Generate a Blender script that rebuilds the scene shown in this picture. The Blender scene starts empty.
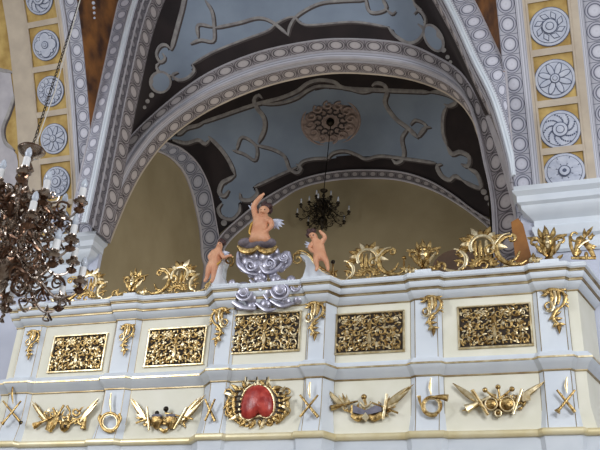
import bpy, bmesh, math, random
from mathutils import Vector, Matrix
from mathutils.bvhtree import BVHTree
PI=math.pi; C=bpy.context.scene.collection; V=Vector
random.seed(7)
# ------------------------------------------------------------------ camera
FPX=830.0; EYE=V((0,0,1.6))
def cam_axes(p=28.756,roll=3.707,yaw=18.994):
    p,r,y=[math.radians(a) for a in (p,roll,yaw)]
    F=V((-math.sin(y)*math.cos(p),math.cos(y)*math.cos(p),math.sin(p)))
    R0=V((math.cos(y),math.sin(y),0)); U0=R0.cross(F)
    return F, R0*math.cos(r)+U0*math.sin(r), U0*math.cos(r)-R0*math.sin(r)
CF,CR,CU=cam_axes()
cd=bpy.data.cameras.new('camera'); cd.sensor_width=36; cd.lens=FPX/600*36; cd.clip_start=.1; cd.clip_end=200
co=bpy.data.objects.new('camera',cd); C.objects.link(co)
M=Matrix((CR,CU,-CF)).transposed().to_4x4(); M.translation=EYE; co.matrix_world=M
bpy.context.scene.camera=co
def ray(x,y): return CF+CR*((x-300)/FPX)+CU*((225-y)/FPX)
def onY(x,y,Y): d=ray(x,y); return EYE+d*(Y/d.y)
def onX(x,y,X): d=ray(x,y); return EYE+d*(X/d.x)
def toPx(P):
    d=V(P)-EYE; z=d.dot(CF); return (300+FPX*d.dot(CR)/z, 225-FPX*d.dot(CU)/z)
# ------------------------------------------------------------------ materials
MATS={}
def newmat(n):
    m=bpy.data.materials.new(n); m.use_nodes=True; MATS[n]=m
    nt=m.node_tree; return m,nt,nt.nodes['Principled BSDF']
def lin(c):
    return tuple((v/255/12.92 if v/255<=.04045 else ((v/255+.055)/1.055)**2.4) for v in c)+(1,)
def plain(n,c,rough=.6,metal=0,c2=None,scale=6,bump=0,bscale=40,detail=4,spec=None):
    m,nt,b=newmat(n); L=nt.links.new
    b.inputs['Roughness'].default_value=rough; b.inputs['Metallic'].default_value=metal
    if spec is not None: b.inputs['Specular IOR Level'].default_value=spec
    tc=nt.nodes.new('ShaderNodeTexCoord')
    nz=nt.nodes.new('ShaderNodeTexNoise'); nz.inputs['Scale'].default_value=scale; nz.inputs['Detail'].default_value=detail
    L(tc.outputs['Object'],nz.inputs['Vector'])
    rp=nt.nodes.new('ShaderNodeValToRGB'); rp.color_ramp.elements[0].position=.35; rp.color_ramp.elements[1].position=.68
    rp.color_ramp.elements[0].color=lin(c2 if c2 else [v*.93 for v in c]); rp.color_ramp.elements[1].color=lin(c)
    L(nz.outputs['Fac'],rp.inputs['Fac']); L(rp.outputs['Color'],b.inputs['Base Color'])
    if bump:
        n2=nt.nodes.new('ShaderNodeTexNoise'); n2.inputs['Scale'].default_value=bscale; n2.inputs['Detail'].default_value=3
        L(tc.outputs['Object'],n2.inputs['Vector'])
        bp=nt.nodes.new('ShaderNodeBump'); bp.inputs['Strength'].default_value=bump; bp.inputs['Distance'].default_value=.01
        L(n2.outputs['Fac'],bp.inputs['Height']); L(bp.outputs['Normal'],b.inputs['Normal'])
    return m
white=plain('white_paint',(221,227,233),.42,c2=(211,218,226),scale=3)
cream=plain('cream_paint',(232,229,213),.45,c2=(224,221,202),scale=3)
pierw=plain('pier_plaster',(205,209,224),.7,c2=(195,200,216),scale=2)
gold=plain('gold_leaf',(212,182,122),.3,1,c2=(122,92,50),scale=22,bump=.5,bscale=70)
goldpale=plain('pale_gilding_highlight',(236,222,186),.32,1,c2=(196,172,126),scale=14,bump=.2)  # pale gilding; its lighter strokes also paint highlights on the carvings
goldline=plain('gilded_fillet',(186,170,136),.42,1,c2=(140,118,82),scale=5)
recess_dark=plain('painted_recess_shade',(46,34,22),.8)  # dark tone painting the shade in grille openings, slots and holes
ledge=plain('pale_gilt_ledge',(240,230,196),.35,.35,c2=(222,206,158),scale=3)
silver=plain('silver_leaf',(196,194,206),.36,.65,c2=(158,156,172),scale=10,bump=.15,bscale=30)
mauve=plain('mauve_grey_cloth',(128,118,124),.7,c2=(104,96,104),scale=20,bump=.3)
skin=plain('painted_flesh',(222,168,132),.5,c2=(204,142,108),scale=8)
hair=plain('dark_hair',(84,52,48),.6,c2=(52,34,36),scale=30,bump=.6)
wing=plain('silver_wing',(214,218,230),.4,.4,c2=(180,184,204),scale=20,bump=.3)
sash=plain('gold_sash',(205,160,80),.4,.8)
eyem=plain('eye_dark',(40,28,24),.3)
red=plain('red_enamel',(196,78,66),.3,c2=(150,34,30),scale=14,bump=.35,bscale=22)
slate=plain('slate_paper',(128,126,138),.5,c2=(100,98,112),scale=12)
yellow=plain('ochre_wall',(172,158,126),.85,c2=(158,144,112),scale=1.2)
stone=plain('plain_moulding',(196,192,196),.7,c2=(178,174,180),scale=5)
beige=plain('beige_frame',(206,192,172),.75,c2=(190,176,158),scale=4)
goldpaint=plain('gold_ground',(206,176,106),.6,.1,c2=(166,132,66),scale=5,detail=8)
brown=plain('brown_marbling',(160,104,48),.7,c2=(70,42,26),scale=3,detail=10)
blue=plain('blue_panel',(153,167,184),.8,c2=(139,153,171),scale=1.5)
dark=plain('dark_ground',(50,40,40),.85,c2=(36,29,30),scale=2)
scroll=plain('painted_scroll',(176,172,168),.8,c2=(140,136,136),scale=8)
shade=plain('scroll_shadow_outline',(84,76,74),.85)
rosel=plain('rosette_light',(204,208,220),.7,c2=(184,190,206),scale=10)
rosed=plain('rosette_line',(92,100,124),.75)
bronze=plain('dark_bronze',(58,50,38),.42,.8,c2=(34,30,26),scale=20)
copper=plain('copper_brass',(158,126,104),.28,1,c2=(104,80,66),scale=18,bump=.4)
brass=plain('tarnished_silver_brass',(220,208,196),.22,1,c2=(128,108,94),scale=16,bump=.4)
wax=plain('candle_white',(236,236,236),.5)
wood=plain('orange_wood',(164,108,44),.5,c2=(124,76,26),scale=4,detail=8)
woodd=plain('brown_wood',(98,70,42),.55,c2=(72,50,30),scale=4,detail=8)
cord=plain('pale_cord',(205,200,190),.7)
stonefloor=plain('stone_floor',(150,140,128),.7)
medal=plain('stucco_medallion',(186,166,156),.8,c2=(160,140,132),scale=14,bump=.5)
m,nt,b=newmat('bulb_glass'); b.inputs['Base Color'].default_value=lin((220,228,240)); b.inputs['Roughness'].default_value=.1
b.inputs['Transmission Weight'].default_value=.35; bulbm=m
def eggmat(name,per,light=(204,204,214),mid=(182,182,194),line=(92,94,112),base=(184,184,194),sq=1.0,asp=1.0):
    m,nt,b=newmat(name); L=nt.links.new; N=nt.nodes.new
    b.inputs['Roughness'].default_value=.75
    uv=N('ShaderNodeUVMap'); sx=N('ShaderNodeSeparateXYZ'); L(uv.outputs[0],sx.inputs[0])
    def mth(op,a,b_=None,c_=None):
        n=N('ShaderNodeMath'); n.operation=op
        for i,v in enumerate((a,b_,c_)):
            if v is None: continue
            if isinstance(v,(int,float)): n.inputs[i].default_value=v
            else: L(v,n.inputs[i])
        return n.outputs[0]
    u=mth('MULTIPLY',mth('SUBTRACT',mth('FRACT',mth('DIVIDE',sx.outputs[0],per)),.5),per*sq)
    v=mth('MULTIPLY',mth('SUBTRACT',sx.outputs[1],.5),asp)
    d=mth('SQRT',mth('ADD',mth('MULTIPLY',u,u),mth('MULTIPLY',v,v)))
    rp=N('ShaderNodeValToRGB'); r=rp.color_ramp; r.interpolation='LINEAR'
    stops=[(0,light),(.1,[min(255,v*1.06) for v in light]),(.24,light),(.285,mid),(.305,line),(.335,line),(.355,mid),(.415,mid),(.43,line),(.452,line),(.47,base),(1,base)]
    r.elements[0].position=0; r.elements[0].color=lin(light); r.elements[1].position=1; r.elements[1].color=lin(base)
    for p,c in stops[1:-1]:
        e=r.elements.new(p); e.color=lin(c)
    L(d,rp.inputs['Fac'])
    # thin dark lines near both edges and between the eggs
    av=mth('ABSOLUTE',mth('SUBTRACT',sx.outputs[1],.5)); e1=mth('MULTIPLY',mth('GREATER_THAN',av,.465),mth('LESS_THAN',av,.485))
    au=mth('ABSOLUTE',u); dart=mth('MULTIPLY',mth('GREATER_THAN',au,per*sq*.485),mth('GREATER_THAN',d,.46))
    mk=mth('MAXIMUM',e1,dart)
    mx=N('ShaderNodeMixRGB'); L(mk,mx.inputs[0]); L(rp.outputs[0],mx.inputs[1]); mx.inputs[2].default_value=lin(line)
    L(mx.outputs[0],b.inputs['Base Color']); return m
egg=eggmat('egg_band',1.0)
eggs=eggmat('egg_band_small',.96,light=(190,182,180),mid=(160,152,152),line=(70,62,66),base=(150,143,145))
bead=eggmat('bead_band',.62,light=(206,206,214),mid=(176,176,186),line=(84,86,100),base=(166,166,176),sq=1.2)
leafb=eggmat('leaf_band',.8,light=(150,146,150),mid=(120,116,122),line=(70,66,74),base=(126,122,128),sq=1.3)
def grid_lines(name):  # moulded plain band with fine painted lines across its width
    m,nt,b=newmat(name); L=nt.links.new; N=nt.nodes.new; b.inputs['Roughness'].default_value=.7
    uv=N('ShaderNodeUVMap'); sx=N('ShaderNodeSeparateXYZ'); L(uv.outputs[0],sx.inputs[0])
    rp=N('ShaderNodeValToRGB'); r=rp.color_ramp; r.elements[0].color=lin((200,200,210)); r.elements[1].color=lin((190,190,200)); r.elements[1].position=1
    for p,c in ((.12,(200,200,210)),(.15,(90,92,108)),(.19,(196,196,206)),(.45,(214,214,222)),(.5,(104,106,120)),(.55,(180,180,190)),(.8,(204,204,214)),(.85,(96,98,112)),(.9,(190,190,200))):
        e=r.elements.new(p); e.color=lin(c)
    L(sx.outputs[1],rp.inputs[0]); L(rp.outputs[0],b.inputs['Base Color']); return m
lines=grid_lines('lined_moulding')
# ------------------------------------------------------------------ mesh helpers
class MB:
    def __init__(s): s.v=[];s.f=[];s.m=[];s.uv=[];s.mats=[]
    def mi(s,m):
        if m not in s.mats: s.mats.append(m)
        return s.mats.index(m)
    def add(s,vs,fs,m,uvs=None):
        o=len(s.v); k=s.mi(m); s.v+= [tuple(p) for p in vs]
        for i,f in enumerate(fs):
            s.f.append(tuple(a+o for a in f)); s.m.append(k); s.uv.append(uvs[i] if uvs else None)
    def box(s,a,b,m):
        x0,y0,z0=a;x1,y1,z1=b
        s.add([(x0,y0,z0),(x1,y0,z0),(x1,y1,z0),(x0,y1,z0),(x0,y0,z1),(x1,y0,z1),(x1,y1,z1),(x0,y1,z1)],
              [(3,2,1,0),(4,5,6,7),(0,1,5,4),(1,2,6,5),(2,3,7,6),(3,0,4,7)],m)
    def tube(s,pts,rad,m,n=8,up=None,flat=1.0,cap=True):
        pts=[V(p) for p in pts]; k=len(pts)
        if not hasattr(rad,'__len__'): rad=[rad]*k
        vs=[];fs=[];prev=None
        for i,p in enumerate(pts):
            t=(pts[min(i+1,k-1)]-pts[max(i-1,0)])
            if t.length<1e-9: t=V((0,0,1))
            t.normalize()
            if up is not None: w=V(up)
            else: w=prev if prev is not None else (V((0,1,0)) if abs(t.y)<.9 else V((1,0,0)))
            a=t.cross(w)
            if a.length<1e-6: a=t.cross(V((1,.1,.2)))
            a.normalize(); w2=a.cross(t).normalized(); prev=w2
            for j in range(n):
                q=2*PI*j/n; vs.append(p+a*(math.cos(q)*rad[i])+w2*(math.sin(q)*rad[i]*flat))
        for i in range(k-1):
            for j in range(n):
                j2=(j+1)%n; fs.append((i*n+j,i*n+j2,(i+1)*n+j2,(i+1)*n+j))
        if cap: fs.append(tuple(range(n))[::-1]); fs.append(tuple((k-1)*n+j for j in range(n)))
        s.add(vs,fs,m)
    def ball(s,c,r,m,n=10,sc=(1,1,1)):
        vs=[];fs=[];h=max(4,n//2+1); c=V(c)
        for i in range(h+1):
            th=PI*i/h
            for j in range(n):
                ph=2*PI*j/n; vs.append(c+V((r*sc[0]*math.sin(th)*math.cos(ph),r*sc[1]*math.sin(th)*math.sin(ph),r*sc[2]*math.cos(th))))
        for i in range(h):
            for j in range(n):
                j2=(j+1)%n; fs.append((i*n+j,(i+1)*n+j,(i+1)*n+j2,i*n+j2))
        s.add(vs,fs,m)
    def lathe(s,prof,m,c=(0,0,0),n=16,lobes=0,amp=0):
        vs=[];fs=[];c=V(c);k=len(prof)
        for r,z in prof:
            for j in range(n):
                q=2*PI*j/n; rr=r*(1+amp*math.cos(lobes*q)) if lobes else r
                vs.append(c+V((rr*math.cos(q),rr*math.sin(q),z)))
        for i in range(k-1):
            for j in range(n):
                j2=(j+1)%n; fs.append((i*n+j,i*n+j2,(i+1)*n+j2,(i+1)*n+j))
        s.add(vs,fs,m)
    def prism(s,poly,d,m):   # poly of 3D points, extruded along vector d
        k=len(poly); vs=[V(p) for p in poly]+[V(p)+V(d) for p in poly]
        fs=[tuple(range(k)),tuple(range(2*k-1,k-1,-1))]+[(i,(i+1)%k,k+(i+1)%k,k+i) for i in range(k)]
        s.add(vs,fs,m)
    def strip(s,A,B,m,wid=None,segs=1):   # band between two curves, uv.x arc length / width
        n=len(A); vs=[];uu=[0]
        for i in range(1,n):
            mid0=(V(A[i-1])+V(B[i-1]))/2; mid1=(V(A[i])+V(B[i]))/2; uu.append(uu[-1]+(mid1-mid0).length)
        W=wid or sum((V(A[i])-V(B[i])).length for i in range(n))/n
        for i in range(n):
            for j in range(segs+1): vs.append(V(A[i]).lerp(V(B[i]),j/segs))
        fs=[];uvs=[];q=segs+1
        for i in range(n-1):
            for j in range(segs):
                fs.append((i*q+j,(i+1)*q+j,(i+1)*q+j+1,i*q+j+1))
                uvs.append([(uu[i]/W,j/segs),(uu[i+1]/W,j/segs),(uu[i+1]/W,(j+1)/segs),(uu[i]/W,(j+1)/segs)])
        s.add(vs,fs,m,uvs)
    def build(s,name,parent=None,smooth=True,loc=None):
        me=bpy.data.meshes.new(name); me.from_pydata(s.v,[],s.f)
        for mm in s.mats: me.materials.append(mm)
        me.polygons.foreach_set('material_index',s.m)
        if any(u is not None for u in s.uv):
            ul=me.uv_layers.new(name='UVMap'); k=0
            for p,u in zip(me.polygons,s.uv):
                for i in range(p.loop_total):
                    ul.data[p.loop_start+i].uv=u[i] if u else (0,0)
        me.validate(); me.update()
        if smooth:
            me.shade_smooth()
            try: me.set_sharp_from_angle(angle=math.radians(40))
            except Exception: pass
        o=bpy.data.objects.new(name,me); C.objects.link(o)
        if parent: o.parent=parent
        if loc is not None: o.location=loc
        return o
def fixn(o):
    bm=bmesh.new(); bm.from_mesh(o.data); bmesh.ops.recalc_face_normals(bm,faces=bm.faces); bm.to_mesh(o.data); bm.free(); return o
def struct(o): o['kind']='structure'; return o
def tag(o,label,cat,group=None):
    o['label']=label; o['category']=cat
    if group: o['group']=group
    return o
def thing(name,label,cat,loc,group=None):
    o=bpy.data.objects.new(name,None); o.empty_display_size=.1; C.objects.link(o); o.location=loc
    return tag(o,label,cat,group)
def reparent(o,t):            # o was built in world coordinates
    o.parent=t; o.matrix_parent_inverse=Matrix.Translation(-V(t.location)); return o
def spline(P,n,closed=False):
    P=[V(p) for p in P]
    if closed: P=[P[-1]]+P+[P[0],P[1]]
    else: P=[P[0]*2-P[1]]+P+[P[-1]*2-P[-2]]
    out=[];k=len(P)-3; m=max(4,int(n*2/k)+2)
    for i in range(k):
        p0,p1,p2,p3=P[i:i+4]
        for j in range(m):
            t=j/m; out.append(.5*((2*p1)+(-p0+p2)*t+(2*p0-5*p1+4*p2-p3)*t*t+(-p0+3*p1-3*p2+p3)*t**3))
    out.append(P[-2].copy())
    return resample(out,n)
def resample(Q,n):
    L=[0]
    for a,b_ in zip(Q,Q[1:]): L.append(L[-1]+(b_-a).length)
    res=[];j=0
    for i in range(n):
        s_=L[-1]*i/(n-1)
        while j<len(L)-2 and L[j+1]<s_: j+=1
        d=L[j+1]-L[j]; res.append(Q[j].lerp(Q[j+1],0 if d<1e-9 else (s_-L[j])/d))
    return res
def v2(l): return [V((x,y,0)) for x,y in l]
# ------------------------------------------------------------------ arch curves (world coordinates)
N=160
YA=9.0; YA2=9.65; YB=10.6; YB2=11.0; XL=-7.3; YW=15.4; XR=-.86
def crv(pts,n=N): return spline(pts,n)
Ain=crv([(-6.32,YA,7.2),(-6.31,YA,7.8),(-6.31,YA,8.6),(-6.30,YA,10.0),(-6.22,YA,11.6),(-5.85,YA,12.9),(-4.95,YA,13.9),(-3.6,YA,14.3),(-2.45,YA,13.3),(-1.72,YA,11.8),(-1.14,YA,10.3),(-.80,YA,9.15),(-.57,YA,8.4),(-.43,YA,7.6),(-.39,YA,7.2)])
def offs(cv,w,y=None,clip=None):
    out=[];n=len(cv)
    for i,p in enumerate(cv):
        t=(cv[min(i+1,n-1)]-cv[max(i-1,0)]).normalized(); q=p+V((-t.z,0,t.x))*w   # outward = left of travel (up on the left leg)
        if clip: q.x=max(clip[0],min(clip[1],q.x))
        if y is not None: q.y=y
        out.append(q)
    return out
def shift(cv,dy): return [p+V((0,dy,0)) for p in cv]
AW=.39; CL=(-6.63,-.345)
# front transverse arch -------------------------------------------------------
mb=MB()
a1=offs(Ain,.07,clip=CL); a2=offs(Ain,.12,clip=CL); a3=offs(Ain,AW,clip=CL)
mb.strip(shift(a2,.0),a3,egg,wid=.26); 
mb.strip(shift(a1,-.03),shift(a2,-.03),bead,wid=.07); mb.strip(shift(a2,-.03),a2,stone)
mb.strip(shift(Ain,0),shift(a1,-.03),lines)
mid=shift(Ain,(YA2-YA)*.45)
mb.strip(Ain,mid,leafb,wid=.25); mb.strip(mid,shift(Ain,YA2-YA),eggs,wid=.3)
o=struct(mb.build('trim_1')); 
mb=MB(); mb.tube(shift(a1,-.03),.022,white,n=6); mb.tube(shift(offs(Ain,.035,clip=CL),-.02),.024,white,n=6); mb.tube(shift(Ain,.12),.02,stone,n=6); mb.tube(a3,.016,stone,n=6); mb.tube(mid,.016,stone,n=6)
struct(mb.build('trim_2'))
# second transverse arch ------------------------------------------------------
def px_curve(pts,Y,pre=(),post=(),n=N): return crv(list(pre)+[onY(x,y,Y) for x,y in pts]+list(post),n)
Bin=px_curve([(105,215),(118,185),(135,155),(160,125),(200,97),(250,75),(300,62),(343,58),(400,63),(443,78),(470,102),(481,125),(489,160),(497,200)],YB,pre=[V((-7.22,YB,8.0))],post=[V((-.68,YB,6.9)),V((-.68,YB,5.9))])
Bout=px_curve([(103,205),(112,175),(124,145),(150,117),(200,78),(250,55),(300,43),(343,39),(400,43),(433,55),(460,72),(478,98),(492,130)],YB,pre=[V((-7.42,YB,8.0))],post=[V((-.40,YB,7.9)),V((-.38,YB,6.9)),V((-.38,YB,5.9))])
for p in Bin:
    if p.x>-1.2 and p.z<9.9: p.x-=.06*min(1,(9.9-p.z)/.5)
Bmid=[a.lerp(b_,.36 if not(a.x>-1.5 and a.z<10.2) else max(.1,.36-.5*(10.2-a.z))) for a,b_ in zip(Bin,Bout)]
B2=shift(Bin,YB2-YB)
mb=MB(); mb.strip(Bmid,Bout,eggs,wid=.36); mb.strip(shift(Bin,-.0),shift(Bmid,-.0),lines)
bm1=shift(Bin,.12); mb.strip(Bin,bm1,lines); mb.strip(bm1,B2,eggs,wid=.3)
struct(mb.build('trim_3'))
mb=MB(); mb.tube(Bmid,.022,stone,n=6); mb.tube(shift(Bin,-.01),.03,stone,n=6); mb.tube(Bout,.018,stone,n=6); mb.tube(B2,.02,beige,n=6)
struct(mb.build('trim_4'))
# ------------------------------------------------------------------ painted vaults
def inside(x,y,P):
    c=False;n=len(P)
    for i in range(n):
        x1,y1=P[i];x2,y2=P[i-1]
        if (y1>y)!=(y2>y) and x<(x2-x1)*(y-y1)/(y2-y1)+x1: c=not c
    return c
def smoothpoly(P,n=240): return [(p.x,p.y) for p in spline(v2(P),n,closed=True)]
class Surf:
    def __init__(s,grid):
        s.g=grid; R=len(grid); K=len(grid[0]); s.v=[p for r in grid for p in r]
        s.f=[(i*K+j,i*K+j+1,(i+1)*K+j+1,(i+1)*K+j) for i in range(R-1) for j in range(K-1)]
        s.bvh=BVHTree.FromPolygons(s.v,s.f)
    def hit(s,x,y):
        p,nn,i,d=s.bvh.ray_cast(EYE,ray(x,y).normalized())
        if p is None: return None
        if nn.dot(ray(x,y))>0: nn=-nn
        return p,nn
def painted_surface(name,surf,polys,base):
    mb=MB(); mats=[base]+[m for _,m in polys]
    for m_ in mats: mb.mi(m_)
    mb.v=[tuple(p) for p in surf.v]
    for f in surf.f:
        c=sum((surf.v[i] for i in f),V((0,0,0)))/4; x,y=toPx(c); k=0
        for i,(P,_) in enumerate(polys):
            if inside(x,y,P): k=i+1
        mb.f.append(f); mb.m.append(mb.mi(mats[k])); mb.uv.append(None)
    return mb.build(name)
def ribbon(mb,surf,pts,w,mat,h=.012,closed=False,n=None,taper=True):
    L=sum(math.dist(a,b_) for a,b_ in zip(pts,pts[1:])); n=n or max(8,int(L/2.2))
    P=spline(v2(pts),n,closed=closed); run=[]
    def flush():
        if len(run)>2:
            k=len(run); rr=[w*(min(1,.35+min(i,k-1-i)/4) if taper else 1) for i in range(k)]
            vs=[];fs=[]
            for i,(p,nn) in enumerate(run):
                t=(run[min(i+1,k-1)][0]-run[max(i-1,0)][0]).normalized(); a=t.cross(nn).normalized()
                vs+= [p-a*rr[i]+nn*.002,p-a*rr[i]*.6+nn*h,p+a*rr[i]*.6+nn*h,p+a*rr[i]+nn*.002]
            for i in range(k-1):
                for j in range(3): fs.append((i*4+j,i*4+j+1,(i+1)*4+j+1,(i+1)*4+j))
            mb.add(vs,fs,mat)
        run.clear()
    for q in P:
        h_=surf.hit(q.x,q.y)
        if h_ is None: flush()
        else: run.append(h_)
    flush()
def blob(mb,surf,c,rx,ry,mat,h=.012,n=20,ang=0):
    ce=surf.hit(*c)
    if not ce: return
    vs=[ce[0]+ce[1]*(h+.006)]
    for j in range(n):
        q=2*PI*j/n; dx=rx*math.cos(q); dy=ry*math.sin(q)
        x=c[0]+dx*math.cos(ang)-dy*math.sin(ang); y=c[1]+dx*math.sin(ang)+dy*math.cos(ang)
        hh=surf.hit(x,y)
        if not hh: return
        vs.append(hh[0]+hh[1]*h)
    mb.add(vs,[(0,1+j,1+(j+1)%n) for j in range(n)],mat)
# vault 1: between the two transverse arches
A0=resample(shift(Ain,YA2-YA),420); B0=resample(Bout,420)
grid=[]
for i in range(61):
    t=i/60; row=[]
    for a,b_ in zip(A0,B0):
        p=a.lerp(b_,t); row.append(p)
    grid.append(row)
S1=Surf(grid)
BLUE1=smoothpoly([(188,-60),(187,-30),(184,0),(177,28),(171,50),(166,46),(160,47),(157,54),(160,60),(157,68),(163,75),(170,74),(173,80),(182,81),(191,76),(192,68),(192,64),(213,52),(240,41),(267,31),(277,22),(293,18),(307,25),(330,24),(353,22),(388,27),(396,34),(402,41),(412,43),(420,37),(424,30),(423,20),(417,10),(413,0),(404,-30),(398,-60)])
struct(painted_surface('ceiling',S1,[(BLUE1,blue),([(80,210),(124,146),(128,200),(120,300),(70,300)],stone),([(484,118),(500,112),(530,200),(530,300),(495,300)],stone)],dark))
mb=MB()
def rb(S,pts,w=.035,sh=True,**k):
    if sh: ribbon(mb,S,[(x+1.2,y+1.2) for x,y in pts],w,shade,h=.006,**k)  # dark offset copy painted as the scroll's shadow line
    ribbon(mb,S,pts,w,scroll,h=.014,**k)
rb(S1,[(187,-30),(184,0),(177,28),(171,50)],.04)
rb(S1,[(171,50),(166,45),(160,46),(156,54),(160,62),(165,58),(162,53)],.03); rb(S1,[(160,62),(156,67),(163,76),(172,75)],.03)
rb(S1,[(192,64),(194,71),(187,78),(178,80),(172,75),(178,72)],.03)
rb(S1,[(192,64),(213,52),(240,41),(267,31),(277,23),(293,17),(307,25),(353,22),(388,27)],.022)
rb(S1,[(388,27),(396,36),(408,43),(418,40),(424,30),(418,24)],.03); rb(S1,[(424,30),(425,18),(419,10),(414,14)],.03); rb(S1,[(413,0),(416,6),(422,10)],.03); rb(S1,[(404,-30),(408,-12),(414,2)],.04)
rb(S1,[(190,44),(200,40),(213,41),(214,28),(212,12),(205,0)],.03)
rb(S1,[(213,27),(198,25),(198,38)],.03,n=14)
rb(S1,[(214,28),(238,23),(258,18),(272,22),(288,35)],.03); rb(S1,[(288,36),(290,26),(298,15),(318,4),(340,1),(366,0)],.03)
rb(S1,[(365,-4),(370,12),(386,9),(381,-4)],.03); rb(S1,[(386,9),(392,14),(396,11)],.025)
for c,rx,ry,a in (((160,82),10,10,0),((434,38),8,14,-.5)):
    blob(mb,S1,c,rx+1.5,ry+1.5,scroll,ang=a,h=.008); blob(mb,S1,c,rx-1,ry-1,blue,ang=a,h=.02)
for c,r in (((151,95),2.6),((147,101),2.2),((144,107),1.8),((444,50),2.6),((448,57),2.2),((451,62),1.8)): blob(mb,S1,c,r,r,scroll)
struct(mb.build('ceiling.002'))
# vault 2: over the choir loft, spanning four wall arches
BLo=[(220,237),(243,215),(267,197),(300,180),(333,172),(367,170),(400,172),(427,180),(450,193),(473,210),(497,225)]
BLi=[(225,247),(250,222),(273,205),(300,188),(333,180),(367,178),(400,180),(433,190),(460,205),(483,222),(490,229)]
NC=150
C0=[p.copy() for p in B2]
# trim C0 to z>8.6
C0=[p for p in C0 if p.z>8.6]; C0=resample(C0,NC)
C1=[onY(x,y,YW) for x,y in BLo]; C1[0].x=XL; C1=crv([V((XL,YW,9.9))]+C1[0:]+[V((-1.0,YW,9.3))],NC)
D0pts=[onX(x,y,XL) for x,y in ((152,144),(165,143),(181,150),(197,166),(208,190),(213,217))]
p0=C0[0].copy(); p3=C1[0].copy()
D0=crv([p0,V((XL,11.3,10.2)),V((XL,11.75,10.75))]+D0pts[1:]+[p3],90)
q0=C0[-1].copy(); q3=C1[-1].copy()
D1=crv([q0,V((-.84,11.4,10.2)),V((-.87,12.2,10.9)),V((-.9,13.2,11.2)),V((-.95,14.3,10.8)),V((-.98,15,10.1)),q3],90)
def coons(C0,C1,D0,D1,nu,nv):
    g=[]
    for j in range(nv):
        v=j/(nv-1); row=[]; d0=D0[min(int(v*(len(D0)-1)+.5),len(D0)-1)]; d1=D1[min(int(v*(len(D1)-1)+.5),len(D1)-1)]
        for i in range(nu):
            u=i/(nu-1); c0=C0[i]; c1=C1[i]
            p=c0*(1-v)+c1*v+d0*(1-u)+d1*u-(C0[0]*(1-u)*(1-v)+C0[-1]*u*(1-v)+C1[0]*(1-u)*v+C1[-1]*u*v)
            row.append(p)
        g.append(row)
    return g
nu,nv=320,200
G=coons(resample(C0,nu),resample(C1,nu),resample(D0,nv),resample(D1,nv),nu,nv)
S2=Surf(G)
BLUE2=smoothpoly([(166,139),(176,135),(186,130),(194,127),(203,121),(218,117),(236,111),(253,105),(275,99),(300,92),(345,88),(380,90),(428,92),(438,94),(450,97),(456,103),(447,107),(444,112),(443,133),(446,144),(449,150),(455,155),(463,153),(469,158),(466,167),(474,171),(480,180),(480,188),(472,187),(464,181),(457,177),(449,180),(441,175),(437,168),(436,163),(407,159),(380,157),(345,155),(333,158),(310,160),(297,166),(275,177),(254,186),(256,194),(248,200),(239,203),(239,212),(232,218),(222,215),(218,209),(222,203),(219,196),(223,187),(231,182),(236,176),(233,168),(227,158),(218,147),(211,139),(204,143),(196,140),(186,142),(175,140)],420)
struct(painted_surface('ceiling.001',S2,[(BLUE2,blue)],dark))
mb=MB()
rb(S2,[(200,123),(218,117),(253,105),(280,98),(297,91),(308,83),(320,80),(334,82),(345,88),(380,90),(430,92)],.05)
rb(S2,[(262,104),(280,103),(296,98),(308,90),(320,86),(345,88),(362,92),(376,89)],.04)
rb(S2,[(262,98),(258,95),(254,100),(257,108),(264,118),(264,130),(258,143)],.05)
rb(S2,[(232,150),(244,154),(255,160),(256,146),(242,137),(236,150)],.035,n=40)
rb(S2,[(256,145),(272,149),(284,156),(289,168),(297,173),(301,168),(296,164)],.04); rb(S2,[(297,170),(302,162),(312,159),(330,158)],.04)
rb(S2,[(326,160),(333,153),(345,151),(357,155),(366,159),(380,156),(407,159),(436,163)],.04)
rb(S2,[(372,86),(376,83),(384,85),(387,92),(385,103),(395,118),(408,128),(418,138)],.05); rb(S2,[(431,127),(424,128),(418,137),(426,126),(416,120),(410,125)],.035,n=30)
rb(S2,[(409,127),(402,138),(404,152),(402,160),(396,163),(392,159)],.045)
rb(S2,[(430,92),(438,92),(450,96),(456,102),(449,106),(444,104)],.05); rb(S2,[(447,106),(443,116),(443,133),(447,146)],.045)
rb(S2,[(447,146),(452,154),(460,152),(469,157),(468,166),(461,164)],.05); rb(S2,[(468,168),(477,174),(481,187),(473,186),(462,180)],.045)
rb(S2,[(462,180),(455,176),(449,180),(441,175),(437,166),(442,164)],.05)
rb(S2,[(162,138),(170,133),(180,133),(187,128),(198,125),(206,120)],.05); rb(S2,[(172,140),(186,143),(198,140),(205,144),(210,139)],.045)
rb(S2,[(208,136),(220,148),(229,161),(235,175)],.045)
rb(S2,[(235,175),(229,179),(222,183),(219,192),(224,196),(229,190)],.05); rb(S2,[(256,188),(257,194),(250,200),(241,199),(240,193)],.05); rb(S2,[(254,187),(275,177),(297,167)],.035)
rb(S2,[(222,203),(218,209),(222,217),(232,219),(239,212),(240,204)],.04)
for c,r in (((224,223),3),((222,230),2.5),((484,192),3),((487,198),2.6),((490,204),2.2)): blob(mb,S2,c,r,r,scroll)
struct(mb.build('ceiling.003'))
# walls around the loft -----------------------------------------------------
def wall_under(name,curve,mat,zlow,flip=False):
    mb=MB(); low=[V((p.x,p.y,zlow)) for p in curve]; mb.strip(curve,low,mat); return struct(mb.build(name,smooth=False))
wall_under('wall_back',C1,yellow,3.0)
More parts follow.
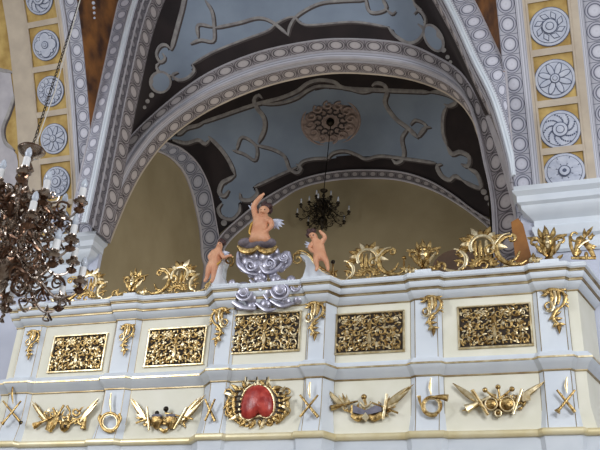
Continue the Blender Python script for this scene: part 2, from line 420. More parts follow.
# left wall: whole side, up to the lunette arch
mb=MB(); D0w=[V((XL,max(YB+.02,p.y),p.z)) for p in D0]; D0w=[V((XL,9.75,8.1)),V((XL,YB,8.15)),V((XL,YB+.02,8.2))]+D0w
mb.strip(D0w,[V((XL,p.y,3.0)) for p in D0w],yellow); struct(mb.build('wall_left',smooth=False))
mb=MB(); mb.strip(D1,[V((p.x,p.y,3.0)) for p in D1],yellow); struct(mb.build('wall_right',smooth=False))
# lunette bands
D0i=[onX(x,y,XL) for x,y in ((152,151),(168,157),(181,170),(189,187),(195,209),(199,230),(201,255),(203,275))]
D0o=[onX(x,y,XL) for x,y in ((152,144),(165,143),(181,150),(197,166),(208,190),(213,217),(217,240),(219,262))]
o1=spline([V((XL,11.75,10.75))]+D0o[1:]+[V((XL,YW-.02,7.6))],90); i1=spline([V((XL,11.85,10.2))]+D0i+[V((XL,YW-.75,7.6))],90)
mb=MB(); mb.strip([p+V((.04,0,0)) for p in i1],[p+V((.04,0,0)) for p in o1],egg,wid=.44); mb.strip(i1,[p+V((.04,0,0)) for p in i1],stone)
mb.tube([p+V((.04,0,0)) for p in i1],.025,stone,n=6); mb.tube([p+V((.05,0,0)) for p in o1],.02,stone,n=6); struct(mb.build('trim_5'))
o2=[onY(x,y,YW-.04) for x,y in BLo]; i2=[onY(x,y,YW-.04) for x,y in BLi]
o2=spline([V((XL+.02,YW-.04,7.6)),V((XL+.02,YW-.04,9.9))]+o2,140); i2=spline([V((XL+.35,YW-.04,7.6)),V((XL+.3,YW-.04,9.5))]+i2,140)
for p in o2: p.x=max(p.x,XL+.02)
mb=MB(); mb.strip(i2,o2,eggs,wid=.22); mb.strip(i2,[p+V((0,.04,0)) for p in i2],stone); mb.tube(i2,.025,stone,n=6); mb.tube(o2,.02,stone,n=6); struct(mb.build('trim_6'))
# ------------------------------------------------------------------ side wall arches (soffits springing from the piers)
SZ=[6.5,7.0,7.89,8.74,9.64,10.62,12,13.3,14]; SY=[9.65,9.62,9.45,9.06,8.59,7.97,6.8,5,3]
Sc=spline([V((0,y,z)) for y,z in zip(SY,SZ)],200)
SL=[0]
for a,b_ in zip(Sc,Sc[1:]): SL.append(SL[-1]+(b_-a).length)
def Sat(s_):
    for i in range(len(SL)-1):
        if SL[i+1]>=s_:
            t=(s_-SL[i])/(SL[i+1]-SL[i]); return Sc[i].lerp(Sc[i+1],t),(Sc[i+1]-Sc[i]).normalized()
    return Sc[-1],(Sc[-1]-Sc[-2]).normalized()
def SofZ(z):
    for i in range(len(Sc)-1):
        if Sc[i+1].z>=z: return SL[i]+(SL[i+1]-SL[i])*(z-Sc[i].z)/(Sc[i+1].z-Sc[i].z)
def SP(x,s_,h=0):
    p,t=Sat(s_); n=V((0,-t.z,t.y))
    return V((x,p.y,p.z))+n*h
def sstrip(mb,x0,x1,mat,wid=None,h=0,s0=0,s1=None,n=150):
    s1=s1 or SL[-1]; ss=[s0+(s1-s0)*i/(n-1) for i in range(n)]
    mb.strip([SP(x0,s,h) for s in ss],[SP(x1,s,h) for s in ss],mat,wid=wid)
def rosette(mb,x,s_,r,kind):
    def P(u,v,h): return SP(x+u*r,s_+v*r,h)
    def disc(R,h,mat,n=32,cx=0,cy=0,asp=1,ang=0):
        vs=[P(cx,cy,h+.004)]
        for j in range(n):
            q=2*PI*j/n; a=R*math.cos(q); b_=R*asp*math.sin(q)
            vs.append(P(cx+a*math.cos(ang)-b_*math.sin(ang),cy+a*math.sin(ang)+b_*math.cos(ang),h))
        mb.add(vs,[(0,1+j,1+(j+1)%n) for j in range(n)],mat)
    disc(1.0,.012,rosed); disc(.96,.018,rosel); disc(.84,.022,rosed); disc(.81,.026,rosel)
    k={'quatre':4,'wreath':12,'eight':8,'sun':12,'swirl':9,'ring':8,'wheel':8}[kind]
    for i in range(k):
        a=2*PI*i/k+PI/k
        if kind=='quatre':
            cx,cy=.42*math.cos(a+PI/4),.42*math.sin(a+PI/4); disc(.40,.030,rosed,16,cx,cy); disc(.35,.036,rosel,16,cx,cy)
            cx,cy=.62*math.cos(a),.62*math.sin(a); disc(.15,.032,rosed,10,cx,cy); disc(.1,.04,rosel,10,cx,cy)
        elif kind in('wreath','sun'):
            cx,cy=.66*math.cos(a),.66*math.sin(a); disc(.20,.030,rosed,12,cx,cy,.75,a); disc(.16,.036,rosel,12,cx,cy,.75,a)
        elif kind=='eight':
            cx,cy=.48*math.cos(a),.48*math.sin(a); disc(.36,.030,rosed,16,cx,cy,.46,a); disc(.31,.036,rosel,16,cx,cy,.40,a)
        elif kind=='swirl':
            for t in range(8):
                rr=.3+.55*t/8; aa=a+.9*(t/8)**1.3; disc(.045,.032,rosed,8,rr*math.cos(aa),rr*math.sin(aa))
        elif kind=='ring':
            cx,cy=.56*math.cos(a),.56*math.sin(a); disc(.30,.030,rosed,4,cx,cy,.16,a); disc(.14,.034,rosel,10,cx,cy,.7,a)
        elif kind=='wheel':
            cx,cy=.55*math.cos(a),.55*math.sin(a); disc(.27,.030,rosed,4,cx,cy,.6,a+PI/4); disc(.2,.036,rosel,4,cx,cy,.6,a+PI/4)
    R=.34 if kind in('sun','swirl','wreath','wheel') else .2
    disc(R+.05,.042,rosed); disc(R,.048,rosel); disc(R*.62,.052,rosed); disc(R*.5,.056,rosel)
    if kind=='ring': disc(.3,.046,rosed); disc(.24,.058,rosel); disc(.1,.064,rosed)
def soffit(name,xs,ros,divs,gold_x):
    mb=MB()
    for x0,x1,mat,wid,h in xs: sstrip(mb,x0,x1,mat,wid,h)
    g0,g1=gold_x
    for z in divs:
        s=SofZ(z); mb.strip([SP(g0,s-.045,.03),SP(g1,s-.045,.03)],[SP(g0,s+.045,.03),SP(g1,s+.045,.03)],beige)
    for x in (g0,g1):
        ss=[SL[-1]*i/99 for i in range(100)]; mb.tube([SP(x,s,.02) for s in ss],.018,beige,n=6)
    o=struct(mb.build(name))
    for z,kind,r in ros:
        m2=MB(); rosette(m2,(g0+g1)/2,SofZ(z),r,kind); r_=m2.build('rosette',parent=o)
    return o
gold_l=(-7.55,-6.98)
soffit('trim_7',[(-6.85,-6.62,egg,.26,0),(-6.92,-6.85,lines,.2,.02),(-6.98,-6.92,beige,1,.02),(-7.55,-6.98,goldpaint,1,0),(-7.92,-7.55,beige,1,.02),(-10.5,-7.92,goldpaint,1,0)],
  [(10.72,'swirl',.245),(10.13,'quatre',.245),(9.5,'wreath',.245),(8.83,'eight',.245),(8.22,'sun',.245),(7.6,'ring',.245),(11.35,'eight',.2)],[7.25,7.9,8.53,9.19,9.82,10.42,11.05],gold_l)
soffit('trim_8',[(-.38,-.14,egg,.27,0),(-.14,-.05,lines,.2,.02),(-.05,.0,beige,1,.02),(0,.53,goldpaint,1,0),(.53,.64,beige,1,.02),(.64,.7,lines,.2,.02),(.7,.97,egg,.27,0)],
  [(9.31,'wheel',.262),(8.69,'eight',.262),(8.08,'swirl',.262),(7.53,'ring',.262),(9.95,'quatre',.24)],[7.82,8.41,9.02,9.65],(.0,.53))
# painted grey panel and garland on the far left reveal
class SX:
    pass
gg=[[SP(x,SL[-1]*i/160) for x in (-10.5,-9.8,-9.1,-8.5,-7.92)] for i in range(161)]
S3=Surf(gg); mb=MB()
def area(mb,surf,P,mat,h=.01):
    c=surf.hit(sum(p[0] for p in P)/len(P),sum(p[1] for p in P)/len(P))
    vs=[c[0]+c[1]*h]
    for p in P:
        q=surf.hit(*p)
        if not q: continue
        vs.append(q[0]+q[1]*h)
    k=len(vs)-1
    mb.add(vs,[(0,1+j,1+(j+1)%k) for j in range(k)],mat)
area(mb,S3,smoothpoly([(-40,60),(0,72),(13,75),(14,95),(8,115),(3,135),(6,146),(16,152),(18,175),(8,215),(-20,240),(-50,200)],60),stone)
rb(S3,[(-30,58),(0,70),(14,74),(15,92),(9,112),(3,128),(5,142),(14,150)],.035)
struct(mb.build('trim_9'))
# brown vault cells between front arch and side arches
def cell(name,x_edge,side,mat):
    mb=MB(); A_=[];B_=[]
    for i in range(60):
        t=i/59; z=8.7+5.0*t
        s=SofZ(min(z,13.9)); A_.append(SP(x_edge,s,0))
        # matching point on arch outer edge at the same height
        cand=[p for p in a3 if (p.x<-3.5)==(side<0)]
        best=min(cand,key=lambda p:abs(p.z-z)); B_.append(V((best.x,best.y,best.z)))
    mb.strip(A_,B_,mat,segs=4); return struct(mb.build(name))
cell('ceiling.004',-6.62,-1,brown); cell('ceiling.005',-.38,1,brown)
# pearls painted on the left cell
t=MB()
for i,(x,y) in enumerate(((93,-4),(93.5,3),(94,8),(94.3,13),(94.5,18))):
    p=onY(x,y,7.9); t.ball(p,.03-.003*i,rosel,8)
struct(t.build('trim_10'))
# ------------------------------------------------------------------ piers and imposts
PY=9.62
def pier(name,x0,x1,dd=.95):
    mb=MB(); mb.box((x0,PY,0),(x1,PY+dd,7.3),pierw); return struct(mb.build(name,smooth=False))
pier('wall_pier_right',-.33,1.6); pier('wall_pier_left',-8.6,-6.45,.08)
def sweep(plan,prof,mat,mb,segs=None,closed_top=False):
    """plan: list of (x,y) left to right (outward = -y side); prof: list of (offset,z)"""
    P=[V((x,y,0)) for x,y in plan]; n=len(P); nr=[]
    for i in range(n-1):
        d=(P[i+1]-P[i]).normalized(); nr.append(V((d.y,-d.x,0)))
    mit=[]
    for i in range(n):
        if i==0: mit.append(nr[0])
        elif i==n-1: mit.append(nr[-1])
        else:
            s=nr[i-1]+nr[i]; s=s/(max(.35,s.dot(nr[i]))); mit.append(s)
    for i in (segs if segs is not None else range(n-1)):
        vs=[];k=len(prof)
        for o_,z in prof: vs.append(P[i]+mit[i]*o_+V((0,0,z)))
        for o_,z in prof: vs.append(P[i+1]+mit[i+1]*o_+V((0,0,z)))
        mb.add(vs,[(j,k+j,k+j+1,j+1) for j in range(k-1)],mat)
zt=onY(515,188,9.3).z; 
imp=[(0,6.42),(.03,6.45),(.03,6.52),(.0,6.54),(0,6.62),(.05,6.64),(.08,6.72),(.08,6.76),(.05,6.78),(.05,6.86),(.10,6.90),(.18,6.97),(.19,7.02),(.23,7.05),(.23,7.14),(.28,7.19),(.28,7.26),(0,7.27),(-.3,7.27)]
mb=MB(); sweep([(-.12,PY+.9),(-.12,PY-.02),(1.8,PY-.02)],imp,white,mb); struct(fixn(mb.build('trim_11')))
mb=MB(); sweep([(-8.8,PY-.02),(-6.66,PY-.02),(-6.66,PY+.06)],imp,white,mb); struct(fixn(mb.build('trim_12')))
# floors
mb=MB(); mb.box((-12,-2,-.1),(5,16.5,0),stonefloor); struct(mb.build('floor',smooth=False))
mb=MB(); mb.box((-7.3,9.3,4.55),(-.3,15.4,4.7),woodd); struct(mb.build('floor.001',smooth=False))
# unseen shell added around the loft to block world light
mb=MB()
mb.box((-10.5,9.8,0),(-7.6,10.6,14.5),stone); mb.box((-10.5,10.6,0),(-7.6,16.4,14.5),stone); mb.box((-.3,10.65,0),(1.6,16.4,14.5),stone); mb.box((-10.5,15.5,0),(1.6,16.4,14.5),stone); mb.box((-10.5,9.7,14.6),(1.6,16.4,14.9),stone)
struct(mb.build('light_block_shell',smooth=False))
# side walls of the short bay between piers and second arch
# ------------------------------------------------------------------ balustrade
plan=[(-7.32,9.6),(-7.1,9.0),(-6.98,9.0),(-6.95,8.95),(-6.68,8.95),(-6.63,9.0),(-5.57,9.0),(-5.53,8.95),(-5.26,8.95),(-5.19,9.0),
 (-4.19,9.0),(-4.04,8.84),(-3.84,8.84),(-3.81,8.88),(-2.88,8.88),(-2.85,8.84),(-2.65,8.84),(-2.55,9.0),
 (-1.65,9.0),(-1.59,8.95),(-1.33,8.95),(-1.28,9.0),(-.25,9.0),(-.2,8.95),(.08,8.95),(.12,9.0),(.24,9.0),(.42,9.6)]
pil_segs=[(2,3,4),(6,7,8),(10,11,12),(14,15,16),(18,19,20),(22,23,24)]   # splay, face, splay
pan_segs=[(0,1),(5,),(9,),(13,),(17,),(21,),(25,26)]
bal=thing('organ_loft_balustrade','long white and cream choir loft parapet with gilded mouldings and six pilasters','balustrade',(-3.4,9.0,3.3))
def bpart(name,prof,mat,segs=None,smooth=True):
    mb=MB(); sweep(plan,prof,mat,mb,segs); o=mb.build(name,smooth=smooth); return reparent(o,bal)
bpart('lower_wall',[(-.3,3.2),(-.1,3.2),(.03,3.5),(.075,3.75),(.09,3.88),(.10,3.955)],white)
bpart('gilded_ledge',[(.10,3.955),(.13,3.96),(.14,3.975),(.14,4.015),(.13,4.03),(.06,4.045)],ledge)
low=[(.06,4.04),(.05,4.09),(.03,4.17),(.008,4.27),(0,4.38),(0,4.69)]; up=[(0,4.88),(0,5.63)]
for s in pil_segs:
    mb=MB(); sweep(plan,low,white,mb,s)
    for i_ in (s[0],s[1],s[2],s[2]+1): mb.tube([V((plan[i_][0],plan[i_][1]-o_,z_)) for o_,z_ in low],.0045,goldline,n=4)
    o=reparent(mb.build('pilaster'),bal); mb=MB(); sweep(plan,up,white,mb,s)
    for i_ in (s[0],s[1],s[2],s[2]+1): mb.tube([V((plan[i_][0],plan[i_][1],z_)) for o_,z_ in up],.0045,goldline,n=4)
    k=reparent(mb.build('pilaster_shaft'),bal); k.parent=o; k.matrix_parent_inverse=Matrix.Identity(4)
for s in pan_segs: bpart('frieze_panel',low,cream,s); bpart('upper_panel',up,cream,s)
bpart('gilded_fillet',[(0,4.675),(.018,4.68),(.018,4.692),(.0,4.696)],goldline)
bpart('middle_cornice',[(.0,4.69),(.02,4.71),(.05,4.745),(.085,4.775),(.095,4.795)],white)
bpart('gilded_fillet',[(.09,4.795),(.104,4.797),(.104,4.816),(.09,4.818)],goldpale)
bpart('middle_cornice',[(.095,4.816),(.09,4.835),(.06,4.86),(.05,4.885),(0,4.89)],white)
bpart('gilded_fillet',[(.0,5.615),(.016,5.618),(.016,5.63),(.0,5.634)],goldline)
bpart('top_rail',[(.0,5.63),(.02,5.645),(.05,5.67),(.07,5.695),(.075,5.712)],white)
bpart('gilded_fillet',[(.07,5.712),(.088,5.714),(.088,5.726),(.095,5.74),(.08,5.743)],goldline)
bpart('top_rail',[(.085,5.74),(.11,5.757),(.12,5.79),(.12,5.808)],white)
bpart('gilded_fillet',[(.115,5.808),(.132,5.81),(.132,5.822),(.142,5.83),(.142,5.838)],goldline)
bpart('top_rail',[(.14,5.836),(.16,5.85),(.165,5.87),(.155,5.885),(.15,5.89),(.15,5.905),(.12,5.92),(-.12,5.93),(-.3,5.93),(-.3,3.2)],white)
RT=5.925
# fine vertical joint lines beside each pilaster
# ------------------------------------------------------------------ ornament toolkit
U=.0121
class Orn(MB):
    """strokes on the plane y=Y; coordinates are metres in x and z through the functions given"""
    def __init__(s,fn,up=(0,-1,0)): super().__init__(); s.fn=fn; s.up=up
    def st(s,pts,wd,mat,h=0,flat=.8,n=None,seg=8):
        if getattr(s,'fat',1)!=1: wd=[w_*s.fat for w_ in (wd if hasattr(wd,'__len__') else [wd,wd])]
        L=sum(math.dist(a[:2],b_[:2]) for a,b_ in zip(pts,pts[1:])); n=n or max(5,int(L/1.4)+3)
        P=spline([V((p[0],p[1],p[2] if len(p)>2 else 0)) for p in pts],n)
        if not hasattr(wd,'__len__'): wd=[wd,wd]
        R=[]
        for i in range(n):
            t=i/(n-1)*(len(wd)-1); k=min(int(t),len(wd)-2); R.append((wd[k]+(wd[k+1]-wd[k])*(t-k))*U/2)
        s.tube([s.fn(p.x,p.y,h+p.z) for p in P],R,mat,n=seg,up=s.up,flat=flat)
    def spiral(s,cx,cy,r0,r1,a0,turns,w0,w1,mat,h=0,flat=.8,dir=1):
        n=max(8,int(abs(turns)*16)); pts=[]
        for i in range(n+1):
            t=i/n; a=math.radians(a0)+dir*turns*2*PI*t; r=r0+(r1-r0)*t; pts.append((cx+r*math.cos(a),cy+r*math.sin(a)))
        s.st(pts,[w0,w1],mat,h,flat,n=n*2)
    def leaf(s,x,y,ang,L,w,mat,bend=0,h=0):
        a=math.radians(ang); b_=math.radians(bend); pts=[(x,y)]
        for i in range(1,5):
            t=i/4; aa=a+b_*t; pts.append((pts[-1][0]+L/4*math.cos(aa),pts[-1][1]+L/4*math.sin(aa)))
        s.st(pts,[w*.5,w,w*.9,w*.55,.3],mat,h,.6,n=9,seg=6)
    def disc(s,x,y,r,mat,h=0,d=.5,asp=1):
        c=s.fn(x,y,h); s.ball(c,r*U,mat,14,(1,d,asp))
def px_fn(Y,dy=0): return lambda x,y,h: onY(x,y,Y-h*U)
def loc_fn(): return lambda x,y,h: V((x*U,-h*U,y*U))
def mirror(fn): return lambda x,y,h: fn(-x,y,h)
random.seed(3)
def shell_cartouche(fn):
    s=Orn(fn); s.fat=1.35
    for i in range(11):
        a=12+i*15.6; r=7; s.leaf(r*math.cos(math.radians(a)),2+r*.8*math.sin(math.radians(a)),a,7.5,3.0,gold,0,1)
    s.spiral(0,2,7,7.2,0,.5,2.2,2.2,gold,2); s.spiral(0,3,4.5,1.5,180,.9,2.4,1.2,gold,1,dir=-1)
    s.spiral(-1,22,10.5,9.5,-25,.66,2.2,3.2,goldpale,2)
    for i in range(11):
        a=-5+i*19; L=12 if i%2==0 else 8.5; r=10.5
        s.leaf(-1+r*math.cos(math.radians(a)),22+r*.85*math.sin(math.radians(a)),a+(6 if i<5 else -6),L,5.4,gold if i%3 else goldpale,(-22 if i<5 else 22),1.2)
    for x in (-6,-2,3): s.st([(x,13),(x*1.15,20),(x,28)],[2.2,3.4,1.5],goldpale if x==3 else gold,.5)
    s.spiral(6,17,5,1.5,60,1.1,2.6,1.4,gold,2)
    s.st([(-25,22),(-20,20),(-15,13),(-16,5),(-22,1)],[1,3,3.4,3,1.5],goldpale,1); s.spiral(-20,6,4.5,1.4,-90,.9,2.4,1.4,gold,1)
    for a,x,y in ((140,-17,14),(120,-15,18),(150,-18,9)): s.leaf(x,y,a,8,3.4,gold,25)
    s.st([(-8,0),(-18,-1),(-28,1),(-36,5)],[2,2.6,2.6,1.2],goldpale,0); s.spiral(-37,7,4,1.2,-60,.9,2.4,1.4,gold,0)
    for a,x,y in ((100,-38,6),(70,-41,3),(140,-42,4)): s.leaf(x,y,a,7,3,gold,15)
    s.st([(26,30),(18,28),(12,21),(13,11),(20,4),(30,2),(36,5)],[1.6,3,3.6,3.8,3.4,2.8,1.5],gold,1.5); s.st([(24,32),(17,30),(10,22)],[1,1.6,1.2],goldpale,3)
    s.spiral(25,27,3.6,1.2,90,.9,2.6,1.6,gold,1.5,dir=-1)
    for a,x,y in ((200,22,4),(40,38,4),(75,41,4),(110,44,3),(20,42,3)): s.leaf(x,y,a,8.5,3.4,gold if a%2 else goldpale,15)
    s.st([(20,5),(27,8),(31,15)],[2,2.4,1],gold,0)
    s.st([(-12,-.5),(0,-1),(14,-.5),(34,0)],[2.6,3,3,2],gold,0)
    return s
def urn(fn):
    s=Orn(fn)
    s.st([(0,0),(0,2),(0,4),(0,7),(0,11),(0,15),(0,17)],[8,6,3,7,10,11,9],gold,0,1.0,seg=12)
    for sx in (-1,1):
        s.leaf(sx*1,3,90-sx*38,9,3.6,gold,sx*30,3); s.leaf(sx*4,6,90-sx*20,10,3.2,goldpale if sx>0 else gold,-sx*20,2.5)
        s.spiral(sx*8,15,3.8,1.2,90+sx*90,.95,2.4,1.5,gold,1,dir=-sx)
        s.leaf(sx*5,17,90-sx*60,8,3.6,gold,-sx*35,1); s.leaf(sx*8,17,90-sx*35,6,3,gold,-sx*40,0)
        s.leaf(sx*3,18,90-sx*28,8,3.6,gold,sx*20,1); s.leaf(sx*5,2,90-sx*80,5,2.6,gold,40*sx,1)
    for k in range(16):
        rr=random.Random(k); x=rr.uniform(-4.5,4.5); s.leaf(x,rr.uniform(5,15),90+rr.uniform(-60,60),4.5,2.2,gold,rr.uniform(-50,50),4.6-abs(x)*.5)
    s.leaf(0,8,90,10,3,goldpale,0,5); s.leaf(0,18,92,9.5,4,gold,6,1); s.leaf(-1,17,100,6,3,gold,0,3); s.disc(0,17,3.6,gold,2,.9,.7); s.disc(0,12,1.6,goldpale,6,.7)
    return s
def drop(fn):
    s=Orn(fn)
    for a,x,y,L in ((170,-3,-3,8),(20,4,-2,8),(60,5,-4,5),(200,-5,-4,6)): s.leaf(x,y,a,L,3.6,gold,-15,1)
    s.st([(-8,-2),(-3,0),(4,-1),(9,-3)],[2,4,4,2.2],gold,1)
    for i,x in enumerate((-2,1,4)): s.st([(x,-2),(x+.5,-8),(x-1,-15)],[2.5,3.6,1.5],goldpale if i==1 else gold,2)
    s.st([(8,-3),(10,-8),(8,-14),(3,-19)],[2.6,3,2.8,2],gold,1)
    for y in (-5,-8.5,-12,-15.5): s.leaf(8.5,y,-15,4.5,2.6,gold,-30,1)
    s.spiral(-5,-16,4,1.2,80,.9,2.2,1.4,gold,1); s.st([(-3,-12),(-1,-17),(-4,-21),(-8,-20)],[3,3.2,2.4,1.2],goldpale,2)
    s.st([(3,-18),(-1,-23),(-2,-28),(2,-33)],[3.4,3.6,3,2],gold,1)
    for a,x,y,L in ((10,-1,-24,7),(-20,-1,-27,7),(200,-2,-26,5),(215,0,-32,5),(-30,2,-32,6)): s.leaf(x,y,a,L,3,gold,25,1)
    s.leaf(2,-33,-85,9,4,gold,-10,1.5); s.leaf(1,-31,-115,6,2.6,goldpale,0,1)
    return s
protos={}
def place(kind,fn_build,name,part,label,cat,group,px,py,Y,mir=False,sc=1.0,z=None,extra=None,rot=0):
    key=(kind,mir)
    if key not in protos:
        fn=loc_fn(); fn=mirror(fn) if mir else fn
        o=fn_build(fn).build(part)
        if mir: fixn(o)
        protos[key]=o; first=True
    else: first=False
    o=protos[key]
    p=onY(px,py,Y); 
    if z is not None: p.z=z
    t=thing(name,label,cat,p,group)
    if not first: o=o.copy(); C.objects.link(o)
    o.parent=t; o.scale=(sc,sc,sc); o.rotation_euler=(0,rot,0)
    if extra: extra(t)
    return t
YO=8.93
G1='gilded shell ornaments along the top of the balustrade'
place('shell',shell_cartouche,'shell_ornament','carving','gilded rocaille shell crest on the rail at right end, before the leaning orange board','ornament',G1,484,268,YO,z=RT+.01,sc=1.12)
place('shell',shell_cartouche,'shell_ornament','carving','gilded rocaille shell crest on the rail between the right winged putto and the pedestal vase','ornament',G1,368,274,YO,z=RT+.01,sc=1.0)
place('shell',shell_cartouche,'shell_ornament','carving','gilded rocaille shell crest on the rail left of the seated left putto','ornament',G1,178,290,YO,mir=True,z=RT+.01,sc=.97)
place('shell',shell_cartouche,'shell_ornament','carving','gilded rocaille shell crest at far left, half behind the near chandelier','ornament',G1,86,300,YO,mir=True,z=RT+.01,sc=.97)
def ped(w):
    def f(t):
        mb=MB(); mb.box((-w*U,-.09,-.06),(w*U,.09,0),white); o=mb.build('pedestal',parent=t,smooth=False)
    return f
G2='gilded vases on the balustrade pedestals'
place('urn',urn,'gilded_vase','vase','gilded leafy vase on a white block between the two left shell crests','vase',G2,133,292,YO+.05,z=RT+.06,sc=1.22,extra=ped(7))
place('urn',urn,'gilded_vase','vase','gilded leafy vase on a white block right of the middle shell crest','vase',G2,424,267,YO+.05,z=RT+.06,sc=1.35,extra=ped(8))
place('urn',urn,'gilded_vase','vase','gilded leafy vase on a white block in front of the right pier','vase',G2,549,257,YO+.05,z=RT+.06,sc=1.45,extra=ped(8.5))
# beast-like scroll on right end
s=Orn(px_fn(YO)); 
s.spiral(575,236,6,3,0,.9,2.6,2.2,gold,1); s.st([(570,236),(571,246),(575,256)],[3,3.4,3],gold); s.st([(575,256),(580,240),(588,246),(594,257)],[4,6,6,4],gold,1)
for a,x,y,L in ((-60,586,236,12),(-100,585,238,10),(-30,588,238,8),(-75,590,240,8),(30,588,244,9),(60,591,250,7),(100,580,250,7),(80,586,252,8),(0,590,246,7)): s.leaf(x,y,a,L,4,gold,10,1.5)
s.disc(580,240,4,gold,1); s.st([(571,258),(582,258),(596,258)],[3,4,3],gold); s.st([(578,248),(583,243),(589,240)],[2,3,2],goldpale,3)
o=fixn(s.build('scroll_ornament')); tag(o,'gilded curling leaf scroll at the extreme right end of the rail','ornament')
# pilaster drops
G3='gilded rocaille drops on the upper pilasters'
names=['far left pilaster','second pilaster from left','pilaster left of the centre grille','pilaster right of the centre grille','second pilaster from right','rightmost pilaster']
for i,(x,y,Y,mir,sc) in enumerate(((34,331,8.93,0,.84),(128,325,8.93,0,.86),(222,309,8.82,1,1.0),(315,303,8.82,0,.98),(431,297,8.93,0,.98),(553,290,8.93,0,1.05))):
    place('drop',drop,'pilaster_drop','carving','gilded rocaille scroll drop on the '+names[i],'ornament',G3,x,y,Y,mir=bool(mir),sc=sc)
# grilles
def grille_pattern(W,H,seed):
    rnd=random.Random(seed); s=Orn(loc_fn()); w=W/U/2; h=H/U/2
    def both(f):
        f(1); f(-1)
    def sc(cx,cy,r,a0,d,tw=1.1):
        for m_ in (1,-1):
            s.spiral(m_*cx,cy,r,r*.22,a0 if m_>0 else 180-a0,tw,1.7,1.0,goldpale if (cx+cy)%3<1 else gold,rnd.uniform(-.3,.6),dir=d*m_)
            for k in range(5):
                a=rnd.uniform(0,360); s.leaf(m_*(cx+r*.9*math.cos(math.radians(a))),cy+r*.9*math.sin(math.radians(a)),(a if m_>0 else 180-a)+50*m_,4.2,2.2,gold if k%2 else goldpale,30*m_,rnd.uniform(-.3,1.2))
    nx=4
    for iy in range(3):
        for ix in range(nx):
            cx=(ix+.55)*w/nx; cy=(iy-1)*h*.66
            sc(cx*.93,cy*.9,min(w/nx,h*.66)*.5,rnd.choice((0,90,180,270)),1 if (ix+iy)%2 else -1)
    for ix in range(9):
        x=-w+ (ix+.5)*2*w/9
        for y,a in ((h*.9,-90),(-h*.9,90)):
            s.leaf(x,y,a+rnd.uniform(-30,30),4,2,gold,rnd.uniform(-30,30),1)
    for k in range(120):
        x=rnd.uniform(.03,.86)*w; y=rnd.uniform(-.82,.82)*h; a=rnd.uniform(0,360)
        for m_ in (1,-1): s.leaf(m_*x,y,a if m_>0 else 180-a,3.6,1.8,gold if k%3 else goldpale,20*m_,rnd.uniform(-.4,1.2))
    s.leaf(0,-h*.6,90,12,4,goldpale,0,2); s.leaf(0,h*.1,90,10,4,gold,0,2)
    return s
def grille(x0,x1,z0,z1,y,label,pm=[None]):
    W=x1-x0;H=z1-z0; t=thing('grille',label,'grille',((x0+x1)/2,y,(z0+z1)/2),'pierced gilded grilles in the upper parapet panels')
    mb=MB(); mb.box((-W/2,-.006,-H/2),(W/2,-.001,H/2),recess_dark); mb.build('opening_shade',parent=t,smooth=False)  # dark sheet painted in for the shade behind the pierced grille
    if pm[0] is None or abs(W-.80)>.02:
        o=grille_pattern(W,H,11).build('foliage',parent=t)
        if abs(W-.80)<=.02: pm[0]=o
    else:
        o=pm[0].copy(); C.objects.link(o); o.parent=t
    o.location=(0,-.01,0)
    mb=MB(); w=.014
    for a,b_ in (((-W/2,-H/2),(W/2,-H/2)),((-W/2,H/2),(W/2,H/2)),((-W/2,-H/2),(-W/2,H/2)),((W/2,-H/2),(W/2,H/2))):
        mb.tube([(a[0]-(w if a[1]==b_[1] else 0),-.015,a[1]),(b_[0]+(w if a[1]==b_[1] else 0),-.015,b_[1])],w,goldpale,n=6)
    mb.build('frame',parent=t)
grille(-6.46,-5.67,4.965,5.465,9.0,'square-ended gilded grille at far left, behind the near chandelier')
grille(-5.05,-4.255,4.975,5.475,9.0,'gilded grille second from left, between pilasters left of centre')
grille(-3.86,-2.97,5.04,5.54,8.88,'centre gilded grille under the silver clouds')
grille(-2.545,-1.73,5.01,5.51,9.0,'gilded grille right of the centre, above the trophy with open grey book')
grille(-1.09,-.29,5.0,5.50,9.0,'rightmost gilded grille, above the trophy with two round drums')
# ------------------------------------------------------------------ trophies, horns, crossed instruments
def O(Y): return Orn(px_fn(Y))
def trumpet(s,a,b_,w=2.2,bell=6.5,mat=gold,h=2):
    d=V((b_[0]-a[0],b_[1]-a[1],0)); q=[(a[0]+d.x*t,a[1]+d.y*t) for t in (0,.5,.8,.93,1)]
    s.st(q,[w*.7,w,w*1.1,w*1.8,bell],mat,h,n=12)
def sheaf(s,a,b_,n=5,w=3.2,spread=10,h=1):
    ang=math.degrees(math.atan2(b_[1]-a[1],b_[0]-a[0])); L=math.dist(a,b_)
    for i in range(n):
        k=i-(n-1)/2; s.leaf(a[0],a[1],ang+k*spread,L*(1-.12*abs(k)),w,goldpale if i%2 else gold,-k*6,h+i%2)
YT=8.965
def finish(t,parts):
    for n,s in parts: reparent(fixn(s.build(n)),t)
def TP(f,*a,**k):
    s=O(YT); s.fat=1.15; f(s,*a,**k); return s
Gt='gilded instrument trophies on the lower frieze'
def foliage(t,x0,x1,yc,hh,n,seed):
    s=O(YT); r=random.Random(seed)
    for k in range(n):
        x=x0+(x1-x0)*(k+.5)/n; y=yc+r.uniform(-hh,hh); s.leaf(x,y,r.uniform(0,360),r.uniform(5,8),2.8,gold if k%3 else goldpale,r.uniform(-60,60),r.uniform(0,1.5))
        if k%3==0: s.spiral(x,y,2.8,.9,r.uniform(0,360),1,1.6,1,gold,1)
    s.st([(x0,yc),((x0+x1)/2,yc+4),(x1,yc)],[2,3,2],gold,0)
    reparent(fixn(s.build('foliage')),t)
